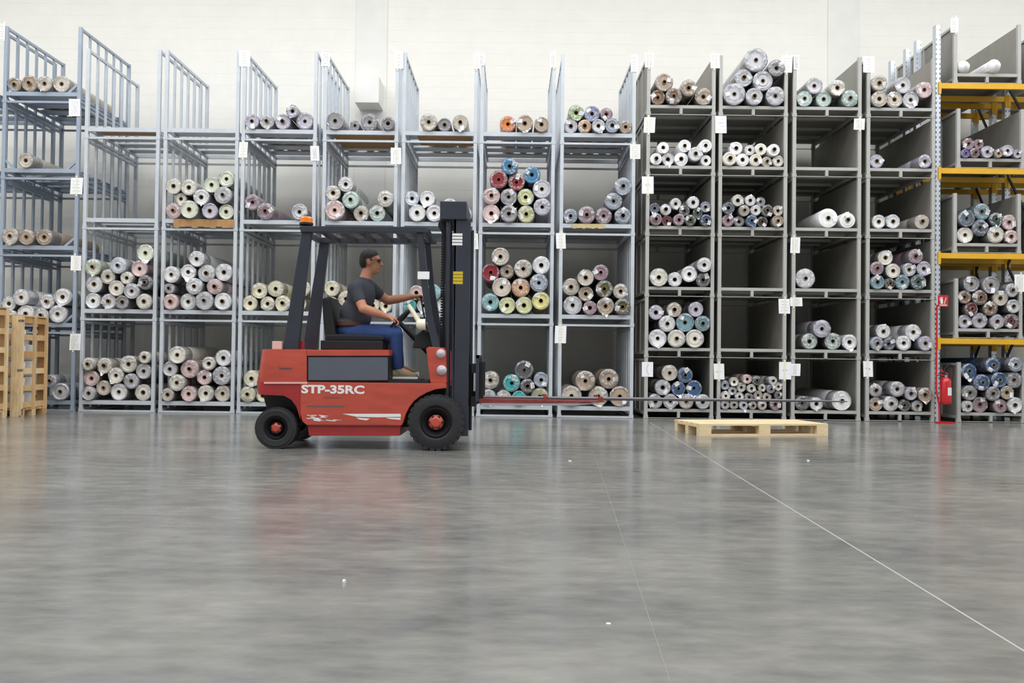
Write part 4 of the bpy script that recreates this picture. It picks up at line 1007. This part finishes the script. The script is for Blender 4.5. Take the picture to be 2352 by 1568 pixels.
# ------------------------------------------------------------------ driver
def cap_prim(mb, p, q, r1, r2, n=14, m=6):
    p, q = Vector(p), Vector(q); d = q-p; L = d.length
    d = d.normalized() if L > 1e-6 else Vector((0, 0, 1))
    u = Vector((0, 0, 1)) if abs(d.z) < 0.9 else Vector((1, 0, 0)); a = d.cross(u).normalized(); b = d.cross(a)
    rows = [(p, -math.cos(math.pi/2*i/m)*r1, math.sin(math.pi/2*i/m)*r1) for i in range(m+1)] + [(q, math.sin(math.pi/2*i/m)*r2, math.cos(math.pi/2*i/m)*r2) for i in range(m+1)]
    vs, fs = [], []
    for c, off, rr in rows:
        rr = max(rr, 1e-4)
        for k in range(n):
            t = 2*math.pi*k/n; vs.append(c + d*off + (a*math.cos(t)+b*math.sin(t))*rr)
    for i in range(len(rows)-1):
        for k in range(n): fs.append((i*n+k, i*n+(k+1) % n, (i+1)*n+(k+1) % n, (i+1)*n+k))
    fs += [tuple(range(n-1, -1, -1)), tuple(range((len(rows)-1)*n, len(rows)*n))]
    mb.add(vs, fs)
def ell(mb, c, rx, ry, rz, tilt=0.0, n=20, m=12):
    c = Vector(c); vs, fs = [], []; ct, st2 = math.cos(tilt), math.sin(tilt)
    for i in range(m+1):
        ph = math.pi*i/m
        for k in range(n):
            t = 2*math.pi*k/n; x, y, z = rx*max(math.sin(ph), 1e-3)*math.cos(t), ry*max(math.sin(ph), 1e-3)*math.sin(t), rz*math.cos(ph)
            vs.append(c + Vector((x*ct+z*st2, y, -x*st2+z*ct)))
    for i in range(m):
        for k in range(n): fs.append((i*n+k, i*n+(k+1) % n, (i+1)*n+(k+1) % n, (i+1)*n+k))
    fs += [tuple(range(n-1, -1, -1)), tuple(range(m*n, (m+1)*n))]
    mb.add(vs, fs)
def blob(mb, name, m, parent, voxel, smooth=4):
    me = mb.mesh(name, m); o = bpy.data.objects.new(name, me); COL.objects.link(o)
    md = o.modifiers.new('r', 'REMESH'); md.mode = 'VOXEL'; md.voxel_size = voxel; md.use_smooth_shade = True
    if smooth: ms = o.modifiers.new('s', 'SMOOTH'); ms.factor = 0.5; ms.iterations = smooth
    me2 = bpy.data.meshes.new_from_object(o.evaluated_get(bpy.context.evaluated_depsgraph_get()))
    bpy.data.objects.remove(o); me2.name = name
    if not me2.materials: me2.materials.append(m)
    off = parent.matrix_basis.translation if parent else Vector()
    for v in me2.vertices: v.co -= off
    return link(name, me2, parent)
def B(px, py, dy): return at(px, py, YD+dy)
pelvis = B(803, 758, 0); chest = B(829, 682, 0.0); neck = B(838, 642, 0.0); head = B(853, 601, 0.0)
shN, shF = B(816, 664, -0.185), B(846, 658, 0.185)
elN, wrN = B(834, 708, -0.25), B(889, 727, -0.17); elF, wrF = B(890, 690, 0.30), B(946, 681, 0.27)
hipN, hipF = B(808, 765, -0.09), B(808, 765, 0.09)
knN, knF = B(909, 768, -0.14), B(908, 762, 0.16); anN, anF = B(914, 848, -0.14), B(916, 842, 0.16)
ps = thing('person', 'forklift driver in charcoal t-shirt and blue jeans seated at the wheel', 'person', (pelvis.x, YD, D(820, 770).z))
bd = MB()
ell(bd, pelvis, 0.135, 0.165, 0.11); ell(bd, (pelvis+chest)/2, 0.135, 0.155, 0.17, 0.25); ell(bd, chest, 0.125, 0.175, 0.17, 0.25)
cap_prim(bd, shN, shF, 0.065, 0.065); cap_prim(bd, chest, neck, 0.10, 0.062); cap_prim(bd, neck, head+Vector((-0.012, 0, -0.03)), 0.060, 0.056)
tl = 0.10
ell(bd, head+Vector((-0.012, 0, 0.022)), 0.096, 0.076, 0.098, tl)          # skull
ell(bd, head+Vector((0.022, 0, -0.045)), 0.066, 0.058, 0.085, tl)          # face and jaw
cap_prim(bd, head+Vector((0.055, 0, -0.098)), head+Vector((0.062, 0, -0.094)), 0.024, 0.024)       # chin
cap_prim(bd, head+Vector((0.088, 0, 0.008)), head+Vector((0.108, 0, -0.030)), 0.010, 0.014)        # nose
cap_prim(bd, head+Vector((0.098, -0.010, -0.032)), head+Vector((0.098, 0.010, -0.032)), 0.011, 0.011)
cap_prim(bd, head+Vector((0.084, -0.016, -0.062)), head+Vector((0.084, 0.016, -0.062)), 0.011, 0.011)  # lips
cap_prim(bd, head+Vector((0.076, -0.042, 0.026)), head+Vector((0.076, 0.042, 0.026)), 0.015, 0.015)    # brow
for sgn in (-1, 1):
    ell(bd, head+Vector((-0.012, sgn*0.077, -0.012)), 0.020, 0.009, 0.032, -0.15)   # ears
def arm(sh, el, wr):
    cap_prim(bd, sh, el, 0.060, 0.046); cap_prim(bd, el, el.lerp(wr, 0.45), 0.047, 0.045); cap_prim(bd, el.lerp(wr, 0.45), wr, 0.045, 0.029)
arm(shN, elN, wrN); arm(shF, elF, wrF)
def hand(wr, tgt, across, curl):     # palm, four fingers closing round the grip, thumb
    d = (tgt-wr).normalized(); ac = (across - d*across.dot(d)).normalized(); dn = curl.normalized()
    for s_ in (-0.027, -0.009, 0.009, 0.027): cap_prim(bd, wr+ac*s_*0.55, wr+d*0.082+ac*s_, 0.020, 0.015, 10, 4)
    for s_, L in ((-0.033, 0.85), (-0.011, 1.0), (0.011, 0.96), (0.033, 0.74)):
        k0 = wr+d*0.084+ac*s_; k1 = k0+(d*0.75+dn*0.65).normalized()*0.040*L; k2 = k1+(d*-0.15+dn).normalized()*0.030*L; k3 = k2+(d*-0.85+dn*0.5).normalized()*0.022*L
        cap_prim(bd, k0, k1, 0.0105, 0.0098, 9, 4); cap_prim(bd, k1, k2, 0.0098, 0.009, 9, 4); cap_prim(bd, k2, k3, 0.009, 0.008, 9, 4)
    t0 = wr+d*0.028+ac*-0.028; t1 = t0+(d*0.55-ac*0.75+dn*0.3).normalized()*0.042; t2 = t1+(d*0.8+dn*0.6).normalized()*0.032
    cap_prim(bd, t0, t1, 0.0145, 0.0118, 9, 4); cap_prim(bd, t1, t2, 0.0118, 0.0098, 9, 4)
hand(wrN, B(908, 732, -0.15), Vector((0, 1, 0.15)), Vector((0.2, 0, -1)))
hand(wrF, B(967, 680, 0.28), Vector((0, -1, 0.1)), Vector((0.2, 0, -1)))
for hp2, kn, an in ((hipN, knN, anN), (hipF, knF, anF)):
    cap_prim(bd, hp2, kn, 0.085, 0.056); cap_prim(bd, kn, kn.lerp(an, 0.35), 0.056, 0.055); cap_prim(bd, kn.lerp(an, 0.35), an, 0.055, 0.038); cap_prim(bd, an, an+Vector((0.13, 0, -0.05)), 0.038, 0.028)
blob(bd, 'body', SKIN, ps, 0.0065, 3)
sh_ = MB()
ell(sh_, pelvis+Vector((0.005, 0, 0.055)), 0.150, 0.182, 0.075); ell(sh_, (pelvis+chest)/2, 0.150, 0.172, 0.185, 0.25); ell(sh_, (pelvis+chest)/2+Vector((0.03, 0, -0.03)), 0.135, 0.155, 0.15, 0.15)
ell(sh_, chest, 0.140, 0.190, 0.180, 0.25); cap_prim(sh_, shN, shF, 0.080, 0.080); cap_prim(sh_, chest, neck+Vector((-0.004, 0, -0.022)), 0.115, 0.072)
for s_, e_ in ((shN, elN), (shF, elF)): cap_prim(sh_, s_, s_.lerp(e_, 0.52), 0.080, 0.062)
blob(sh_, 'tshirt', SHIRT, ps, 0.010, 4)
je = MB()
ell(je, pelvis+Vector((0.01, 0, -0.01)), 0.150, 0.180, 0.105)
for hp2, kn, an in ((hipN, knN, anN), (hipF, knF, anF)):
    cap_prim(je, hp2, kn, 0.100, 0.072); cap_prim(je, kn, kn.lerp(an, 0.4), 0.072, 0.066); cap_prim(je, kn.lerp(an, 0.4), an+(kn-an)*0.06, 0.066, 0.056)
blob(je, 'jeans', JEANS, ps, 0.011, 4)
bl_ = MB(); n = 28; c = pelvis+Vector((0.004, 0, 0.062)); vs, fs = [], []
for i, (rx, rz) in enumerate(((0.156, -0.018), (0.158, 0.018), (0.150, 0.018), (0.150, -0.018))):
    for k in range(n): t = 2*math.pi*k/n; vs.append(c+Vector((rx*math.cos(t), (rx+0.034)*math.sin(t), rz+0.0)))
for i in range(4):
    for k in range(n): fs.append((i*n+k, i*n+(k+1) % n, ((i+1) % 4)*n+(k+1) % n, ((i+1) % 4)*n+k))
bl_.add(vs, fs); bl_.build('belt', BELT, ps, smooth=50)
for an in (anN, anF):
    so = MB(); cap_prim(so, an+Vector((-0.035, 0, -0.045)), an+Vector((0.05, 0, -0.045)), 0.046, 0.046); cap_prim(so, an+Vector((0.05, 0, -0.05)), an+Vector((0.165, 0, -0.062)), 0.045, 0.034); cap_prim(so, an, an+Vector((0.02, 0, -0.03)), 0.050, 0.05)
    s_ = blob(so, 'shoe', mat('khaki_shoe_suede', (150, 142, 112), 0.8, var=0.1), ps, 0.008, 3)
    zz = min(v.co.z for v in s_.data.vertices) + ps.location.z
    MB().prism([(an.x-0.085, zz-0.002), (an.x+0.20, zz-0.002), (an.x+0.205, zz+0.022), (an.x-0.085, zz+0.022)], an.y-0.047, an.y+0.047).build('sole', PAPER, s_ if False else ps, bevel=0.008)
hr = MB()
ell(hr, head+Vector((-0.020, 0, 0.034)), 0.100, 0.083, 0.098, tl); ell(hr, head+Vector((-0.048, 0, 0.004)), 0.074, 0.079, 0.088, tl)
hm_ = blob(hr, 'hair', HAIR, ps, 0.008, 2)
# trim the hair away from the face
bm = bmesh.new(); bm.from_mesh(hm_.data); off = ps.location
hl0 = head - off
def hairline(x):
    if x < -0.040: return -0.066
    if x < -0.004: return 0.022
    if x < 0.014: return -0.006
    return 0.030 + (x-0.014)*0.60
dl = [v for v in bm.verts if v.co.z-hl0.z < hairline(v.co.x-hl0.x)]
bmesh.ops.delete(bm, geom=dl, context='VERTS'); bm.to_mesh(hm_.data); bm.free()
gl_ = MB()
for sgn in (-1, 1):
    e = head+Vector((0.094, sgn*0.034, 0.004)); pts = [e+Vector((-abs(math.cos(t))*0.006, math.cos(t)*0.027, math.sin(t)*0.019)) for t in [2*math.pi*j/16 for j in range(17)]]
    gl_.tube(pts, 0.0028, 6, cap=False); gl_.tube([e+Vector((-0.006, sgn*0.026, 0.006)), head+Vector((0.0, sgn*0.080, 0.010)), head+Vector((-0.022, sgn*0.081, 0.0))], 0.0028, 6)
gl_.tube([head+Vector((0.096, -0.008, 0.010)), head+Vector((0.100, 0, 0.013)), head+Vector((0.096, 0.008, 0.010))], 0.0026, 6)
gl_.build('glasses', DARKG, ps, smooth=60)
ey = MB()
for sgn in (-1, 1): ell(ey, head+Vector((0.077, sgn*0.033, 0.004)), 0.012, 0.012, 0.009, 0, 10, 6)
ey.build('eyes', DARKG, ps, smooth=60)

# ------------------------------------------------------------------ litter on the floor
def scrap(px, py, s_, m, label, h=0.006):
    g = ground(px, py); rr = random.Random(int(px)); mb = MB(); n = 7
    prof = [(g.x+s_*rr.uniform(0.6, 1)*math.cos(2*math.pi*k/n), g.y+s_*rr.uniform(0.6, 1)*math.sin(2*math.pi*k/n)) for k in range(n)]
    top = [(x, y, h*rr.uniform(0.5, 1.3)) for x, y in prof]; bot = [(x, y, 0.0) for x, y in prof]
    mb.add(bot+top+[(g.x, g.y, h*1.5)], [tuple(range(n-1, -1, -1))] + [(k, (k+1) % n, (k+1) % n+n, k+n) for k in range(n)] + [(k+n, (k+1) % n+n, 2*n) for k in range(n)])
    tag(mb.build('paper_scrap', m), label, 'litter')
scrap(790, 1338, 0.009, PAPER, 'crumpled white paper scrap on the bare floor', 0.010)
scrap(1398, 1433, 0.010, PAPER, 'thin pale paper scrap on the floor near a fine joint', 0.003)
scrap(1309, 1059, 0.022, TAPE, 'small yellowish scrap on the floor below the fork tips', 0.006)
scrap(1856, 1058, 0.014, PAPER, 'small pale scrap on the floor in front of the pallet', 0.006)
